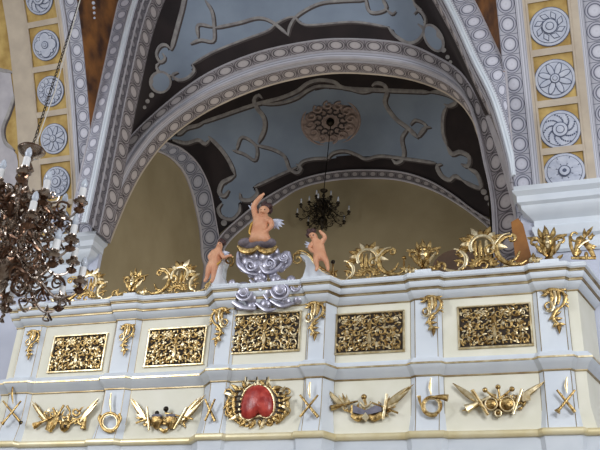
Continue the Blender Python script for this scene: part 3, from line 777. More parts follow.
# trophy 1 with lute
t=thing('instrument_trophy','gilded trophy with yellow lute and round mandolin on far left frieze panel','trophy',onY(65,417,9.0),Gt)
s=O(YT); s.st([(48,431),(52,424),(58,416)],[9,12,4],gold,2,.6,n=12); s.st([(57,417),(61,410),(64,405)],[2.4,2.2,3],gold,3); lute=s
s2=O(YT); s2.disc(65,426,6,gold,2,.5); s2.st([(68,421),(70,412),(67,406)],[2.4,2,3],gold,3); s2.disc(65,426,2,recess_dark,5,.4)
s3=TP(trumpet,(52,417),(34,426),2.4,7); s3b=TP(trumpet,(88,407),(83,429),2.2,6)
s4=TP(sheaf,(44,418),(32,401),3,3.4,9); sheaf(s4,(46,420),(40,412),3,3,30); s4b=TP(sheaf,(80,422),(100,397),4,4,6); s4b.spiral(76,412,4,2,0,1,2.4,2,gold,2); s4b.spiral(82,421,4,2,90,1,2.4,2,gold,2)
fl=[]
for a_,w_,h_ in (([(53,408),(57,417)],2.6,3),([(39,408),(50,424)],2,1),([(70,424),(90,412)],2.2,2)):
    q_=O(YT); q_.st(a_,w_,gold,h_); fl.append(('flute',q_))
finish(t,[('lute',lute),('mandolin',s2),('trumpet',s3),('trumpet',s3b),('palm_leaves',s4),('palm_leaves',s4b)]+fl)
foliage(t,46,84,418,6,20,1)
# trophy 2 with drums
t=thing('instrument_trophy','gilded trophy with paired kettledrums on the frieze panel left of the red shield','trophy',onY(168,412,9.0),Gt)
s=O(YT)
for x in (157,171): s.st([(x,416),(x,423),(x,429)],[12,12,5],gold,2,.6); s.disc(x,416,6,slate,3,.5,.35)
s.st([(160,429),(164,431),(168,429)],[3,4,3],gold,3)
s2=TP(sheaf,(146,420),(130,397),4,3.4,7); sheaf(s2,(143,418),(137,411),4,3,35); s2b=TP(sheaf,(180,422),(206,394),5,4,7)
fl=[]
for a_,w_,m_,h_ in (([(147,407),(149,430)],2.6,goldpale,4),([(174,429),(187,407)],2.6,goldpale,4),([(136,423),(150,418)],2.2,gold,2),([(165,413),(193,419)],2.2,gold,3)):
    q_=O(YT); q_.st(a_,w_,m_,h_); fl.append(('flute',q_))
s4=O(YT); s4.disc(166,409,2.8,bronze,3,.8); s4.st([(166,410),(168,416)],2,bronze,3); s4.disc(157,413,2.4,bronze,3,.8); s4.st([(157,413),(162,418)],1.8,bronze,3)
finish(t,[('drums',s),('palm_leaves',s2),('palm_leaves',s2b),('drumstick',s4)]+fl)
foliage(t,144,188,419,5,20,2)
# trophy 3 with open book
t=thing('instrument_trophy','gilded trophy with open grey music book on the frieze panel right of the red shield','trophy',onY(368,405,9.0),Gt)
s=O(YT)
s.prism([px_fn(YT)(x,y,1) for x,y in ((352,405),(366,411),(366,416),(353,413))],(0,-.03,0),slate); s.prism([px_fn(YT)(x,y,1) for x,y in ((366,411),(381,404),(382,412),(366,416))],(0,-.03,0),slate)
s2=O(YT); s2.st([(352,415),(358,418),(365,414)],[5,7,3],gold,2); s2.st([(367,414),(374,418),(382,414)],[3,7,5],gold,2)
s2.prism([px_fn(YT)(x,y,3) for x,y in ((366,413),(370,418),(366,422),(362,418))],(0,-.03,0),goldpale)
s2.st([(352,405),(352,414)],2,gold,3); s2.st([(360,402),(366,407),(372,402)],[1.6,2.4,1.6],goldpale,4)
s3=TP(sheaf,(344,408),(325,388),4,3.4,6); sheaf(s3,(346,406),(340,393),4,3,22); s3b=TP(sheaf,(384,408),(414,384),5,4,6); sheaf(s3b,(388,408),(396,396),4,3,22)
s4=TP(trumpet,(358,401),(331,408),2.2,5); fl=[]
for a_,w_,m_,h_ in (([(387,394),(383,419)],2.6,goldpale,4),([(370,402),(398,413)],2,gold,3)):
    q_=O(YT); q_.st(a_,w_,m_,h_); fl.append(('flute',q_))
s5=O(YT); s5.disc(364,397,2.8,gold,3,.8); s5.st([(364,398),(366,405)],[3.4,2.4],gold,3)
finish(t,[('music_book',s),('book_edge',s2),('palm_leaves',s3),('palm_leaves',s3b),('trumpet',s4),('knob',s5)]+fl)
foliage(t,344,390,410,5,18,3)
# trophy 4 with drums
t=thing('instrument_trophy','gilded trophy with two round drums and slanting trumpet on the rightmost frieze panel','trophy',onY(500,399,9.0),Gt)
PT=[]
for x,y,r in ((491,404,7.5),(507,404,9),(498,413,4)):
    s=O(YT); s.disc(x,y,r,gold,2,.45,.8); s.spiral(x,y,r*.8,r*.78,0,1,1.4,1.4,goldpale,5); PT.append(('drum',s))
s2=TP(sheaf,(478,402),(451,382),4,3.6,5); s2.leaf(480,403,150,20,4,gold,10); PT.append(('palm_leaves',s2)); PT.append(('palm_leaves',TP(sheaf,(518,400),(547,380),4,3.8,5)))
s3=TP(trumpet,(491,396),(466,409),2.6,8,goldpale,3); PT.append(('trumpet',s3)); s3=O(YT); s3.st([(472,390),(488,415)],3.6,goldpale,5); s3.st([(472,390),(488,415)],1.6,gold,7); PT.append(('flute',s3)); s3=O(YT); s3.st([(522,389),(513,414)],2.8,goldpale,5); PT.append(('flute',s3))
for a,b_ in (((498,387),(500,400)),((485,390),(500,402)),((512,389),(498,400))):
    s4=O(YT); s4.st([a,b_],2,gold,4); s4.disc(a[0],a[1],2.4,gold,4,.8); PT.append(('drumstick',s4))
s4=O(YT)
s4.prism([px_fn(YT)(x,y,2) for x,y in ((521,394),(529,391),(531,400),(523,402))],(0,-.02,0),goldpale)
finish(t,PT+[('plaque',s4)])
foliage(t,474,526,402,6,24,4)
# crossed instruments and horns on the lower pilasters
Gc='crossed gilded pipes on the lower pilasters'
def ribbon_loop(s,x,y,L,mat=goldpale):
    s.st([(x,y-L),(x-1,y-L*.5),(x,y)],[1.6,3,1],mat,1,.3)
for (x,y,Y,lab,lm,mt) in ((12,412,8.93,'crossed gilded pipes and narrow ribbon on the far left pilaster',1,gold),(210,410,8.84,'crossed gilded pipes on the narrow pilaster left of the red shield',0,gold),(309,406,8.82,'crossed gilded pipes with pale ribbon on the pilaster right of the red shield',1,gold),(568-2,401,8.93,'crossed gilded trumpets on the rightmost lower pilaster',1,gold)):
    t=thing('crossed_pipes',lab,'ornament',onY(x,y,Y),Gc); s=O(Y-.03); s2=O(Y-.03); k=11
    wd=5 if x==210 else 9
    s.st([(x-wd,y-k),(x+wd,y+k)],[2,2.6,3.2],mt,2); s2.st([(x+wd,y-k),(x-wd,y+k)],[2,2.4,2.6],mt,4)
    if x>500: s2.st([(x-wd+2,y+k-3),(x-wd,y+k)],[2.6,6],mt,4)
    if x<50: s2.st([(x-wd+2,y+k-2),(x-wd-1,y+k+1)],[2,5],mt,4); s.st([(x+wd-2,y+k-2),(x+wd,y+k)],[2,5],bronze,2)
    ps=[('pipe',s),('pipe',s2)]
    if lm: s3=O(Y-.03); ribbon_loop(s3,x+1,y-8,16 if x>50 else 20,goldpale if x>50 else gold); ps.append(('ribbon',s3))
    finish(t,ps)
for (x,y,Y,lab) in ((110,422,8.93,'gilded coiled horn on a ribbon beside the lute trophy'),(432,406,8.93,'gilded coiled horn with flaring leafy bell on the second pilaster from right')):
    t=thing('coiled_horn',lab,'horn',onY(x,y,Y),'gilded horns on the lower pilasters'); s=O(Y-.03)
    r=9.5; s.spiral(x,y,r,r-.6,60,1.15,3.4,2.2,gold,2,dir=1); s.spiral(x,y,r-2.2,r-2.4,0,1,1.4,1.4,goldpale,2)
    if x>300: s.st([(x-9,y+2),(x-12,y-4),(x-13,y-10)],[2.4,2.2,3.6],gold,2); s.st([(x+3,y-9),(x+10,y-9),(x+16,y-8)],[3,5,7],gold,3)
    else: s.st([(x+8,y+3),(x+11,y-3),(x+9,y-8)],[2.4,2.4,3],gold,2); s.st([(x-8,y+3),(x-11,y-3),(x-9,y-7)],[2.4,3,4.5],gold,2)
    s2=O(Y-.03); ribbon_loop(s2,x+(1 if x<300 else -1),y-9 if x<300 else y-11,20 if x<300 else 17)
    finish(t,[('tube',s),('ribbon',s2)])
# red cartouche
t=thing('heraldic_cartouche','red enamel shield in a spiky gilded rocaille frame at the parapet centre','cartouche',onY(257,402,8.88))
YC=8.85; f=px_fn(YC)
outl=smoothpoly([(258,384),(265,386),(271,392),(274,400),(274,410),(270,417),(263,418),(258,414),(253,419),(245,420),(240,414),(240,404),(243,395),(249,387)],48)
mb=MB(); rings=[]; c=(257,402); K=48
for k,(q,h) in enumerate(((1,0),(.97,3),(.85,5.5),(.6,7.5),(.3,8.5))):
    rings.append([f(c[0]+(x-c[0])*q,c[1]+(y-c[1])*q,h) for x,y in outl])
vs=[p for r in rings for p in r]+[f(c[0],c[1],8.8)]; fs=[]
for i in range(len(rings)-1):
    for j in range(K): fs.append((i*K+j,i*K+(j+1)%K,(i+1)*K+(j+1)%K,(i+1)*K+j))
for j in range(K): fs.append(((len(rings)-1)*K+j,(len(rings)-1)*K+(j+1)%K,len(vs)-1))
mb.add(vs,fs,red); reparent(fixn(mb.build('red_shield')),t)
s=O(YC); s.st([(p[0],p[1]) for p in outl[::3]]+[outl[0]],2.2,goldpale,3,n=90)
s.st([(242,388),(236,394),(234,404),(236,414),(242,420)],[3,4.5,5,4.5,3],gold,2); s.st([(274,390),(279,396),(281,405),(279,413),(272,419)],[3,4.5,5,4.5,3],gold,2)
for y in (392,397,402,407,412):
    s.st([(235-.0*y,y),(241,y-1)],2,recess_dark,5); s.st([(276,y),(282,y+1)],2,recess_dark,5)
reparent(fixn(s.build('inner_frame')),t)
s=O(YC); rnd=random.Random(5)
for i in range(34):
    a=2*PI*i/34; rx,ry=(25,17); x=257+rx*math.cos(a); y=403-ry*math.sin(a)
    L=11 if i%2 else 8
    if abs(math.degrees(a)-90)<35: L-=3
    s.leaf(x,y,-math.degrees(a)+rnd.uniform(-25,25),L,5,gold if i%3 else goldpale,rnd.choice((-40,40)),1+(i%2)*2)
for cx,cy,r,a0,d in ((246,388,4,0,1),(268,387,4,180,-1),(287,392,4,200,1),(228,393,4.5,0,-1),(229,412,4,90,1),(286,410,4.5,90,-1),(246,423,4,0,1),(270,422,4,180,-1)): s.spiral(cx,cy,r,1.2,a0,1,2.6,1.6,gold,1,dir=d)
for x,a in ((247,-100),(257,-90),(267,-80)): s.leaf(x,386,a,10,4.4,goldpale,0,3); s.st([(x-1.5,384),(x,377)],1.2,recess_dark,4)
s.st([(284,396),(288,404),(284,416),(276,424)],[2,4,4,2],gold,2); s.st([(231,396),(227,404),(231,415),(240,424)],[2,4,4,2],gold,2)
reparent(fixn(s.build('leafy_frame')),t)
# ------------------------------------------------------------------ clouds, volutes, figures
def cloudball(mb,x,y,r,h,Y,mat=silver,sp=None):
    c=px_fn(Y)(x,y,h); mb.ball(c,r*U,mat,18,(1,.75,1))
YU=8.86
s=O(YU)
for x,y,r,h in ((228,290,7,0),(236,291,9,2),(243,292,11,3),(252,298,9,1),(262,285,7,4),(258,279,5,1),(270,292,9,2),(281,290,12,3),(296,288,8,1),(298,299,6,0),(266,304,7,1),(252,306,6,1),(240,305,6,0),(286,301,7,0),(276,280,6,0),(232,283,4,0),(277,304,4,1),(291,280,5,0)): cloudball(s,x,y,r,h,YU)
for x,y,r,a,d in ((243,292,9,0,1),(281,290,10,180,-1),(262,285,5,90,1),(296,287,5.5,0,-1)):
    s.spiral(x,y,r,1.5,a,1.8,3.2,2.2,silver,r*.45+6,.8,dir=d)
s.st([(226,286),(230,298),(242,307),(256,309)],[3,6,6,3],silver,5); s.st([(256,303),(266,310),(276,309)],[3,5,3],silver,4); s.st([(270,300),(282,306),(294,303)],[3,5,3],silver,4); s.st([(250,280),(262,292),(268,300)],[3,5,3],silver,6)
o=fixn(s.build('silver_cloud')); tag(o,'lower silver cloud with big spiral curls hanging over the centre grille','cloud','silver clouds at the balustrade centre')
t=thing('cloud_pedestal','upper silver cloud with mauve top and scalloped gold rim, under the raised-arm putto','cloud',onY(262,262,8.9),'silver clouds at the balustrade centre')
s=O(8.9)
for x,y,r,h in ((242,256,6,0),(248,262,8,1),(258,266,9,3),(268,266,9,2),(278,260,8,1),(286,256,6,0),(254,256,7,3),(266,257,8,4),(275,252,5,2),(262,272,6,2),(284,262,5,0),(252,274,5,2),(262,277,6,2),(273,275,5,2),(244,268,5,1),(281,268,5,1)): cloudball(s,x,y,r,h,8.9)
for x,y,r,a,d in ((251,265,6,0,1),(284,257,4.5,180,-1),(270,263,6,90,-1)): s.spiral(x,y,r,1.2,a,1.5,3,2,silver,9,dir=d)
s.st([(238,252),(239,264),(248,272),(258,275)],[3,6,6,3],silver,5); s.st([(258,262),(266,272),(276,270),(283,262)],[3,5,5,3],silver,7); s.st([(289,252),(290,262),(282,270)],[3,5,3],silver,3)
reparent(fixn(s.build('cloud')),t)
s=O(8.9); s.disc(258,245,20,mauve,0,.55,.42)
for x in (247,267): s.disc(x,243,10.5,mauve,5,.7,.5)
reparent(fixn(s.build('mauve_top')),t)
s=O(8.9)
for i in range(2):
    x=248+i*19; s.st([(x-10,246),(x-6,250),(x,251.5),(x+6,250),(x+10,246)],[3,7,8,7,3],gold,11,.7)
reparent(fixn(s.build('gold_rim')),t)
# volutes
def volute(label,outline,edge,curl,dr,Y=8.92):
    t=thing('scroll_volute',label,'volute',onY(*outline[0],Y),'white scroll volutes flanking the centre'); f=px_fn(Y)
    mb=MB(); mb.prism([f(x,y,0) for x,y in outline],(0,.14,0),white); reparent(fixn(mb.build('volute_body',smooth=False)),t)
    s=O(Y); s.st(edge,[2.4,2.6,2.4],gold,1); s.st([(a,b_+2.5) for a,b_ in edge],[1.2,1.2],goldpale,1)
    s.spiral(curl[0],curl[1],curl[2],1.2,curl[3],1.3,3.2,1.8,gold,2,dir=dr)
    reparent(fixn(s.build('gilded_edge')),t)
volute('white scroll volute with gold edge under the right putto',[(301,281),(304,273),(306,266),(305,260),(300,256),(302,251),(309,253),(316,262),(324,270),(334,276),(334,281)],[(297,252),(301,250.5),(309,254),(315,262),(323,269),(334,274)],(298,259,6.2,-70),-1)
volute('white scroll volute with gold edge behind the left putto',[(206,291),(212,279),(217,266),(222,258),(226,258),(223,266),(222,275),(226,284),(229,291)],[(233,257),(227,255),(221,258),(216,266),(212,278),(206,288)],(229,261,5,80),-1)
# small ball finials
for x,y0,y1,l in ((333,262,273,'small dark ball on a gilded stem right of the right putto'),(404,258,270,'small gilded leaf bud between middle shell and vase')):
    s=O(YO); s.disc(x,y0,2.3,gold if x>400 else bronze,0,1); s.st([(x,y0),(x,y1),(x,y1+2)],[1.4,2,4],gold)
    s.leaf(x,y1,-150,6,3,gold); s.leaf(x,y1,-30,6,3,gold)
    o=fixn(s.build('ball_finial')); tag(o,l,'finial')
# putti : one continuous skinned body each
def figure(name,label,joints,edges,Y,hairs,eyes,extra,group=None,root='hip'):
    """joints: name:(px,py,h_px,radius_px)"""
    t=thing(name,label,'statue',onY(joints[root][0],joints[root][1],Y),group)
    ks=list(joints); f=px_fn(Y)
    me=bpy.data.meshes.new('body'); me.from_pydata([tuple(f(*joints[k][:3])) for k in ks],[(ks.index(a),ks.index(b_)) for a,b_ in edges],[])
    o=bpy.data.objects.new('body',me); C.objects.link(o)
    sk=o.modifiers.new('skin','SKIN'); sk.use_smooth_shade=True
    sv=me.skin_vertices[0].data
    for i,k in enumerate(ks):
        q_=joints[k][3]*U*(1.0 if '_f' in k else 1.34); sv[i].radius=(q_,q_); sv[i].use_root=(k==root)
    ss=o.modifiers.new('sub','SUBSURF'); ss.levels=2; ss.render_levels=2
    me.materials.append(skin)
    dg=bpy.context.evaluated_depsgraph_get(); dg.update(); ev=bpy.data.meshes.new_from_object(o.evaluated_get(dg))
    o.modifiers.clear(); o.data=ev
    bm=bmesh.new(); bm.from_mesh(ev); bmesh.ops.holes_fill(bm,edges=bm.edges,sides=0); bmesh.ops.recalc_face_normals(bm,faces=bm.faces)
    if bm.calc_volume(signed=True)<0: bmesh.ops.reverse_faces(bm,faces=bm.faces)
    bm.to_mesh(ev); bm.free()
    rm=o.modifiers.new('rm','REMESH'); rm.mode='VOXEL'; rm.voxel_size=.005; sm=o.modifiers.new('sm','SMOOTH'); sm.factor=.5; sm.iterations=5
    dg=bpy.context.evaluated_depsgraph_get(); dg.update(); ev2=bpy.data.meshes.new_from_object(o.evaluated_get(dg)); o.modifiers.clear()
    bm=bmesh.new(); bm.from_mesh(ev2); seen=set(); big=[]
    for v_ in bm.verts:
        if v_ in seen: continue
        st_=[v_]; comp=[]; seen.add(v_)
        while st_:
            q_=st_.pop(); comp.append(q_)
            for e_ in q_.link_edges:
                w_=e_.other_vert(q_)
                if w_ not in seen: seen.add(w_); st_.append(w_)
        if len(comp)>len(big): big=comp
    keep=len(big)/max(1,len(bm.verts)); bs=set(big); bmesh.ops.delete(bm,geom=[v_ for v_ in bm.verts if v_ not in bs],context='VERTS')
    print('BODY',label[:30],len(ev.vertices),len(bs),round(keep,3))
    if keep>.85 and len(bs)>3000: bm.to_mesh(ev2); ev=ev2; o.data=ev
    bm.free(); ev.name='body'
    if not ev.materials: ev.materials.append(skin)
    ev.shade_smooth()
    reparent(o,t)
    s=O(Y); rnd=random.Random(2)
    for x,y,r,h in hairs:
        s.disc(x,y,r,hair,h,1.0)
        for k in range(7):
            a=rnd.uniform(0,2*PI); s.disc(x+r*.75*math.cos(a),y+r*.75*math.sin(a),r*.4,hair,h+rnd.uniform(-2,2),1)
    reparent(s.build('hair'),t)
    for x,y,h in eyes:
        e=O(Y); e.disc(x,y,.75,eyem,h,.6); reparent(e.build('eye'),t)
    for n,fn_ in extra:
        s=O(Y); fn_(s); reparent(fixn(s.build(n)),t)
    return t
def hand(J,E,wr,x,y,h,dx,dy,sc=1.0):
    J[wr+'_palm']=(x,y,h,1.5*sc); E.append((wr,wr+'_palm'))
    for i,(a,l) in enumerate(((-.75,1.7),(-.25,2.6),(.1,2.9),(.45,2.7),(.8,2.2))):
        c,s_=math.cos(a),math.sin(a); ux,uy=dx*c-dy*s_,dx*s_+dy*c
        n1=wr+'_f%d'%i; J[n1]=(x+ux*l*.6,y+uy*l*.6,h+.6,.55*sc); n2=n1+'t'; J[n2]=(x+ux*l,y+uy*l,h+1.6,.42*sc)
        E+= [(wr+'_palm',n1),(n1,n2)]
YPu=8.86
J=dict(hip=(260,235,0,6.4),waist=(260.5,229,1,6.2),chest=(261.5,221,2,6.8),neck=(263,215.5,2.5,3),head=(264,210.5,4,5.3),crown=(265,207.5,3,5.2),nose=(262.6,211.5,11.5,.8),chin=(263,214.3,5.5,2),
 sl=(255.5,217,1.5,3.0),el=(253.5,205.5,2,2.6),wl=(260,197.5,3,2.0),
 sr=(268,218,1.5,3.0),er=(272.5,225,3,2.3),wr=(268,230,7,1.6),
 kl=(253,239,8,3.8),fl=(250,243,2,2.2),kr=(267,239,8,3.8),fr=(270,243,2,2.2))
E=[('hip','waist'),('waist','chest'),('chest','neck'),('neck','head'),('head','crown'),('head','nose'),('neck','chin'),('chest','sl'),('sl','el'),('el','wl'),('chest','sr'),('sr','er'),('er','wr'),('hip','kl'),('kl','fl'),('hip','kr'),('kr','fr')]
hand(J,E,'wl',262.5,195,3.5,.6,-.8); hand(J,E,'wr',266,231,8,-.9,.3,.9)
def wing_fn(pts,base):
    def f(s):
        for a,L,w in pts: s.leaf(base[0],base[1],a,L,w,wing,10,-1)
    return f
figure('kneeling_putto','nude cherub statue kneeling on the upper cloud with one arm raised high',J,E,YPu,[(268,207,4.4,2),(265,205,3.6,2),(270,211,3,0)],[(261.2,209.6,10.2),(264.8,209.4,10.6)],
 [('wing',wing_fn([(8,14,6),(22,13,5),(-8,13,5),(40,12,5),(58,9,4)],(271,221))),('wing',wing_fn([(-120,9,5),(-145,9,4),(-100,8,4)],(255,211))),
  ('sash',lambda s:(s.st([(255,219),(251,226),(250,233),(255,237)],[2,3,3,2],sash,3),s.st([(254,236),(262,239),(269,236)],[3,4,3],sash,5)))])
J=dict(hip=(214,262,0,4.6),waist=(215.5,257,.5,4.3),chest=(217,252,1,4.5),neck=(219,248.5,1.5,2.2),head=(220,244.5,2.5,3.7),crown=(221,242.5,2,3.4),nose=(218.3,245.4,6,.7),
 sl=(213,252,.5,2.1),el=(209,257,2,1.7),wl=(212,261,4,1.3),sr=(221,253.5,1,2.1),er=(224,258,2,1.7),wr=(228,256,4,1.2),
 kl=(209,268,5,3.0),al=(207,278,3,1.7),tl=(204,282,5,1.3),kr=(214,270,5,2.8),ar=(213,279,4,1.6),tr=(211,283,5,1.2))
E=[('hip','waist'),('waist','chest'),('chest','neck'),('neck','head'),('head','crown'),('head','nose'),('chest','sl'),('sl','el'),('el','wl'),('chest','sr'),('sr','er'),('er','wr'),('hip','kl'),('kl','al'),('al','tl'),('hip','kr'),('kr','ar'),('ar','tr')]
hand(J,E,'wl',213,262,4.5,.9,.3,.8); hand(J,E,'wr',229.5,255.5,4,1,-.1,.8)
figure('seated_putto','nude cherub statue sitting on the left volute beside the upper cloud',J,E,8.78,[(223,243,3.3,1),(221,241,2.8,1)],[(217.3,244,5.6),(219.8,243.6,5.9)],
 [('wing',wing_fn([(20,9,4),(45,8,3.5),(0,8,3.5)],(222,252))),('sash',lambda s:s.st([(211,262),(216,265),(221,261)],[2,3,2],sash,4))],'seated putti on the volutes')
J=dict(hip=(320,255,0,4.9),waist=(319,249.5,.5,4.6),chest=(317.5,243,1,4.8),neck=(315,239,1.5,2.3),head=(312.5,235.5,2.5,4.0),crown=(312,233,2,3.6),nose=(311,237,6.3,.7),
 sl=(312.5,243,1,2.3),el=(309,248,3,1.8),wl=(313,252,5,1.3),sr=(322,242,1,2.3),er=(325.5,237,2,1.9),wr=(322,233,3,1.5),
 kl=(315.5,260,7,2.5),al=(317.5,268,4,1.5),tl=(315.5,271,6,1.1),kr=(325.5,259,7,2.5),ar=(328,267.5,4,1.5),tr=(328,271,6,1.1))
hand_edges=[('hip','waist'),('waist','chest'),('chest','neck'),('neck','head'),('head','crown'),('head','nose'),('chest','sl'),('sl','el'),('el','wl'),('chest','sr'),('sr','er'),('er','wr'),('hip','kl'),('kl','al'),('al','tl'),('hip','kr'),('kr','ar'),('ar','tr')]
E=list(hand_edges); hand(J,E,'wl',314.5,252.5,5.5,.9,.2,.8); hand(J,E,'wr',320.5,232,3,-.6,-.7,.8)
figure('seated_putto','nude cherub statue sitting on the right volute with one bent arm raised',J,E,8.80,[(310,232,3.4,0),(313,231,3,1),(308.5,235,2.6,0)],[(310.3,235.4,6.1),(313.2,235,6.3)],
 [('wing',wing_fn([(-150,8,4),(-170,8,3.5),(165,7,3)],(312,246)))],'seated putti on the volutes')
# ------------------------------------------------------------------ things in the loft
mb=MB(); f=px_fn(9.5)
mb.prism([f(x,y,0) for x,y in ((511,222),(518,218),(523,224),(533,262),(536,290),(519,290))],(0,.05,0),wood)
o=fixn(mb.build('wooden_board',smooth=False)); tag(o,'orange-brown wooden board leaning upright between shell crest and right pier','board')
P=[(432,275),(434,262),(442,254),(455,249),(468,248),(480,252),(488,262),(490,275)]
mb=MB(); f=px_fn(10.4); mb.prism([f(x,y,0) for x,y in [(p.x,p.y) for p in spline(v2(P),24)]+[(492,310),(430,310)]],(0,.25,0),woodd)
o=fixn(mb.build('curved_screen',smooth=False)); tag(o,'low dark brown rounded wooden back standing behind the right-hand shell crest','furniture')
# ------------------------------------------------------------------ chandeliers
def chandelier(label,loc,mats,scale,tiers,stem,cable,group=None,bulbs=True,seed=1,bodyball=copper,tilt=None):
    t=thing('chandelier',label,'chandelier',loc,group); m1,m2=mats; rnd=random.Random(seed)
    def P(mb,name,parent=t): return mb.build(name,parent=parent)
    mb=MB(); mb.lathe([(0,0),(.03,0),(.05,-.01),(.092,-.035),(.095,-.055),(.07,-.085),(.03,-.1),(.012,-.12)],m1,n=20); mb.lathe([(.09,-.04),(.1,-.045),(.09,-.055)],m2,n=20); P(mb,'canopy_bowl')
    mb=MB(); mb.lathe([(0,-.1),(.012,-.12),(.03,-.15),(.014,-.18),(.035,-.22),(.05,-.26),(.022,-.31),(.03,-.4),(.06,-.47),(.03,-.53),(.02,-.65),(.05,-.75),(.09,-.83),(.05,-.92),(.03,-1.0),(.08,-1.06),(.13,-1.15),(.12,-1.25),(.06,-1.32),(.03,-1.36),(.05,-1.4),(.03,-1.46),(0,-1.5)][:0]+[(r_,z_*.8) for r_,z_ in ((0,-.1),(.012,-.12),(.03,-.15),(.014,-.18),(.035,-.22),(.05,-.26),(.022,-.31),(.03,-.4),(.06,-.47),(.03,-.53),(.02,-.65),(.05,-.75),(.09,-.83),(.05,-.92),(.03,-1.0),(.08,-1.06),(.13,-1.15),(.12,-1.25),(.06,-1.32),(.03,-1.36),(.05,-1.4),(.03,-1.46),(0,-1.5))],m1,n=16,lobes=8,amp=.04); P(mb,'stem')
    mb=MB(); mb.ball((0,0,-.94),.13,bodyball,16,(1,1,.85)); P(mb,'central_ball')
    for (nn,rad,z,a0,up_) in tiers:
        arm=None
        for i in range(nn):
            a=a0+2*PI*i/nn
            if arm is None:
                mb=MB()
                # S curved arm in local xz plane
                pts=spline([V((.03,0,z+.02)),V((rad*.25,0,z+.10)),V((rad*.5,0,z-.02)),V((rad*.72,0,z-.12)),V((rad*.93,0,z-.09)),V((rad,0,z+.0))],26)
                mb.tube(pts,[.016-.008*k/25 for k in range(26)],m1,n=6)
                for (cx,cz,r0,dr,mm) in ((rad*.30,z-.05,.07,1,m2),(rad*.52,z+.06,.06,-1,m1),(rad*.72,z-.03,.05,1,m2),(rad*.45,z-.13,.06,-1,m1),(rad*.85,z-.16,.04,1,m1)):
                    q=[V((cx+(r0*(1-.75*k/16))*math.cos(dr*k*.48),.012*math.sin(k),cz+(r0*(1-.75*k/16))*math.sin(dr*k*.48))) for k in range(17)]
                    mb.tube(q,[.009-.004*k/16 for k in range(17)],mm,n=5)
                for k in range(6):
                    p=pts[3+k*4]; d=V((rnd.uniform(-.5,.5),rnd.uniform(-1,1),rnd.uniform(-1,1))).normalized()
                    mb.tube([p,p+d*.025,p+d*.05+V((0,0,.01))],[.006,.016,.001],m2 if k%2 else m1,n=5)
                for k in range(5):
                    aa=k*PI*2/5; c=V((rad*.55,0,z-.07)); d=V((math.cos(aa),.7*math.sin(aa*2),math.sin(aa)))
                    mb.tube([c,c+d*.04,c+d*.07],[.005,.016,.001],m2,n=5)
                armo=P(mb,'arm')
                pan=MB(); pan.lathe([(.008,z-.01),(.03,z-.012),(.046,z),(.05,z+.01),(.046,z+.012),(.038,z+.004),(.01,z+.008)],m1,c=(rad,0,0),n=20,lobes=10,amp=.06)
                pan.lathe([(.008,z-.08),(.02,z-.072),(.036,z-.052),(.02,z-.04),(.01,z-.03),(.008,z-.01)],m2,c=(rad,0,0),n=16,lobes=8,amp=.15)
                pan.lathe([(.012,z),(.016,z+.02),(.026,z+.03),(.028,z+.045),(.02,z+.045)],m1,c=(rad,0,0),n=12)
                pano=P(pan,'drip_pan',armo)
                cn=MB(); cn.lathe([(.0,z+.03),(.023,z+.03),(.023,z+.115),(.012,z+.12),(0,z+.12)],wax,c=(rad,0,0),n=12); cno=P(cn,'candle',armo)
                bl=MB(); bl.lathe([(.010,z+.118),(.019,z+.13),(.023,z+.15),(.017,z+.178),(.004,z+.198),(0,z+.2)],bulbm,c=(rad,0,0),n=12); blo=P(bl,'bulb',armo)
                armo.rotation_euler=(0,0,a); arm=(armo,pano,cno,blo)
            else:
                ao=arm[0].copy(); C.objects.link(ao); ao.parent=t; ao.rotation_euler=(0,0,a)
                for k in arm[1:]:
                    q=k.copy(); C.objects.link(q); q.parent=ao
    # central openwork scrolls
    for i in range(5):
        a=2*PI*i/5+.2; mb=MB()
        for (r0,z0,rr,dr) in ((.13,-.45,.07,1),(.17,-.62,.08,-1),(.2,-.82,.09,1),(.18,-1.03,.08,-1)):
            q=[V((r0+(rr*(1-.75*k/18))*math.cos(dr*k*.45),0,z0+(rr*(1-.75*k/18))*math.sin(dr*k*.45))) for k in range(19)]
            mb.tube(q,[.011-.005*k/18 for k in range(19)],m1 if dr>0 else m2,n=5)
            for k in range(4):
                aa=rnd.uniform(0,2*PI); c=V((r0,0,z0)); d=V((math.cos(aa),rnd.uniform(-.6,.6),math.sin(aa))); mb.tube([c+d*.05,c+d*.08,c+d*.11],[.004,.017,.001],m2 if k%2 else m1,n=5)
        o=P(mb,'scroll_bracket'); o.rotation_euler=(0,0,a)
    cable(t)
    t.scale=(scale,)*3
    if tilt: t.rotation_euler=tilt
    return t
P0=onY(33,145,5.15)
def cable_near(t):
    mb=MB(); top=onY(84,-12,5.15)-P0; n=46
    for i in range(n):
        a=top*(i/n); b_=top*((i+1.15)/n); d=(b_-a); m_=a.lerp(b_,.5); L=d.length; dn=d.normalized()
        w=V((1,0,0)) if i%2 else V((0,1,0)); w=(w-dn*w.dot(dn)).normalized(); q=[]
        for k in range(13):
            an=2*PI*k/12; q.append(m_+dn*(L*.5*math.cos(an))+w*(.011*math.sin(an)))
        mb.tube(q,.0045,bronze,n=5)
    [mb.v.__setitem__(i,tuple(c/1.25 for c in p)) for i,p in enumerate(mb.v)]; mb.build('chain',parent=t)
    mb=MB(); a=top+V((0.01,-.02,0)); b_=onY(37,142,5.1)-P0
    mb.tube([b_,b_.lerp(a,.3)+V((.03,0,0)),b_.lerp(a,.6)+V((.015,0,0)),a],.005,cord,n=6); [mb.v.__setitem__(i,tuple(c/1.25 for c in p)) for i,p in enumerate(mb.v)]; mb.build('cord',parent=t)
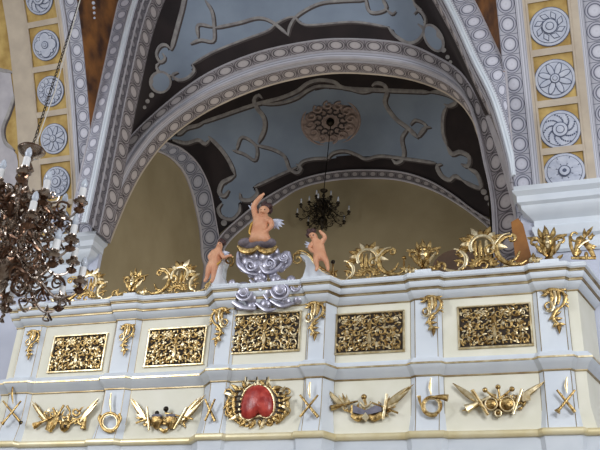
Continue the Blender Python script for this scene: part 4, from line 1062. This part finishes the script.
chandelier('large copper and silvery rococo chandelier with candle bulbs hanging near at far left',P0,(brass,copper),1.25,
 [(6,.46,-.50,.15,1),(6,.30,-.52,.70,1),(8,.46,-.80,.12,1),(8,.52,-1.02,.5,1)],None,cable_near,seed=4)
hc=S2.hit(331,122)
P1=onY(324,189,(hc[0].y if hc else 13.2)); 
def cable_far(t):
    mb=MB(); top=(hc[0]-P1)/.86 if hc else V((0,0,2)); mb.tube([V((0,0,0)),top-V((0,0,0))],.012,bronze,n=6); mb.build('rod',parent=t)
chandelier('small dark bronze chandelier hanging from the loft vault behind the right putto',P1,(bronze,bronze),.86,
 [(6,.36,-.42,.3,1),(8,.66,-.72,.1,1)],None,cable_far,seed=9,bodyball=bronze)
# vault medallion
if hc:
    nrm=hc[1]; c=hc[0]; X=V((1,0,0)); X=(X-nrm*X.dot(nrm)).normalized(); Yv=nrm.cross(X)
    R=abs((S2.hit(361,122)[0]-c).length); R2=R*.8
    mb=MB(); fn=lambda u,v,h: c+X*(u*R)+Yv*(v*R2)+nrm*h
    n=40; vs=[fn(0,0,.05)]
    for rr,h in ((.2,.05),(.9,.03),(1,.0)): vs+=[fn(rr*math.cos(2*PI*j/n)*(1+.03*math.cos(10*2*PI*j/n)),rr*math.sin(2*PI*j/n)*(1+.03*math.cos(10*2*PI*j/n)),h+.015) for j in range(n)]
    fs=[(0,1+j,1+(j+1)%n) for j in range(n)]+[(1+k*n+j,1+k*n+(j+1)%n,1+(k+1)*n+(j+1)%n,1+(k+1)*n+j) for k in range(2) for j in range(n)]
    mb.add(vs,fs,medal)
    for i in range(12):
        a=2*PI*i/12
        for r0,d in ((.68,1),(.42,-1)):
            q=[]; 
            for k in range(14):
                w=.17*(1-.7*k/13); b_=a+d*k*.5; q.append(fn(r0*math.cos(a)+w*math.cos(b_),r0*math.sin(a)+w*math.sin(b_),.07))
            mb.tube(q,.03 if d>0 else .018,medal if d>0 else shade,n=5)
    mb.tube([fn(math.cos(2*PI*j/40)*.96,math.sin(2*PI*j/40)*.96,.04) for j in range(41)],.03,medal,n=6)
    mb.ball(fn(0,0,.06),.1,bronze,10)
    o=mb.build('ceiling_medallion'); tag(o,'pinkish oval stucco medallion with scrolls on the blue loft vault','medallion')
# ------------------------------------------------------------------ light
w=bpy.data.worlds.new('world'); bpy.context.scene.world=w; w.use_nodes=True; nt=w.node_tree; L=nt.links.new; Nn=nt.nodes.new
bg=nt.nodes['Background']; tc=Nn('ShaderNodeTexCoord'); sx=Nn('ShaderNodeSeparateXYZ'); L(tc.outputs['Generated'],sx.inputs[0])
def mth(op,a,b_=None):
    n=Nn('ShaderNodeMath'); n.operation=op
    for i,v in enumerate((a,b_)):
        if v is None: continue
        if isinstance(v,(int,float)): n.inputs[i].default_value=v
        else: L(v,n.inputs[i])
    return n.outputs[0]
# the nave the camera stands in: tall windows in dim walls, seen as the surroundings
az=mth('ARCTAN2',sx.outputs[0],mth('MULTIPLY',sx.outputs[1],-1.0))
st=mth('GREATER_THAN',mth('SINE',mth('MULTIPLY',az,7.0)),.35)
el=mth('MULTIPLY',mth('GREATER_THAN',sx.outputs[2],.22),mth('LESS_THAN',sx.outputs[2],.68))
win=mth('MULTIPLY',st,el)
mx=Nn('ShaderNodeMixRGB'); L(win,mx.inputs[0]); mx.inputs[1].default_value=(.32,.32,.32,1); mx.inputs[2].default_value=(2.0,2.12,2.35,1)
gr=Nn('ShaderNodeMixRGB'); L(mth('LESS_THAN',sx.outputs[2],-.05),gr.inputs[0]); L(mx.outputs[0],gr.inputs[1]); gr.inputs[2].default_value=(.13,.115,.10,1)
L(gr.outputs[0],bg.inputs['Color']); bg.inputs['Strength'].default_value=.85
def area_l(loc,tgt,size,power,col):
    l=bpy.data.lights.new('window_or_fill_light','AREA'); l.shape='RECTANGLE'; l.size=size[0]; l.size_y=size[1]; l.energy=power; l.color=col
    o=bpy.data.objects.new('window_or_fill_light',l); C.objects.link(o); o.location=loc; o.rotation_euler=(V(tgt)-V(loc)).to_track_quat('-Z','Y').to_euler(); return o
area_l((3.6,1.5,6.2),(-2.6,9,4.6),(2.2,3),400,(.95,.97,1))
area_l((-9,1.5,6.6),(-4,9,4.6),(2.2,3),270,(.95,.97,1))
area_l((-1.15,13.4,6.2),(-7,13,7.2),(2.4,1.8),85,(1,.96,.9))  # unseen fill added low in the loft to brighten vault and walls
area_l((-6.9,12.8,5.8),(-2,13.4,8.5),(2.4,1.2),50,(1,.96,.9))  # second added fill, hidden behind the parapet, lifting the loft vault
sc=bpy.context.scene; sc.view_settings.view_transform='Standard'; sc.view_settings.look='None'; sc.view_settings.exposure=0; sc.view_settings.gamma=1
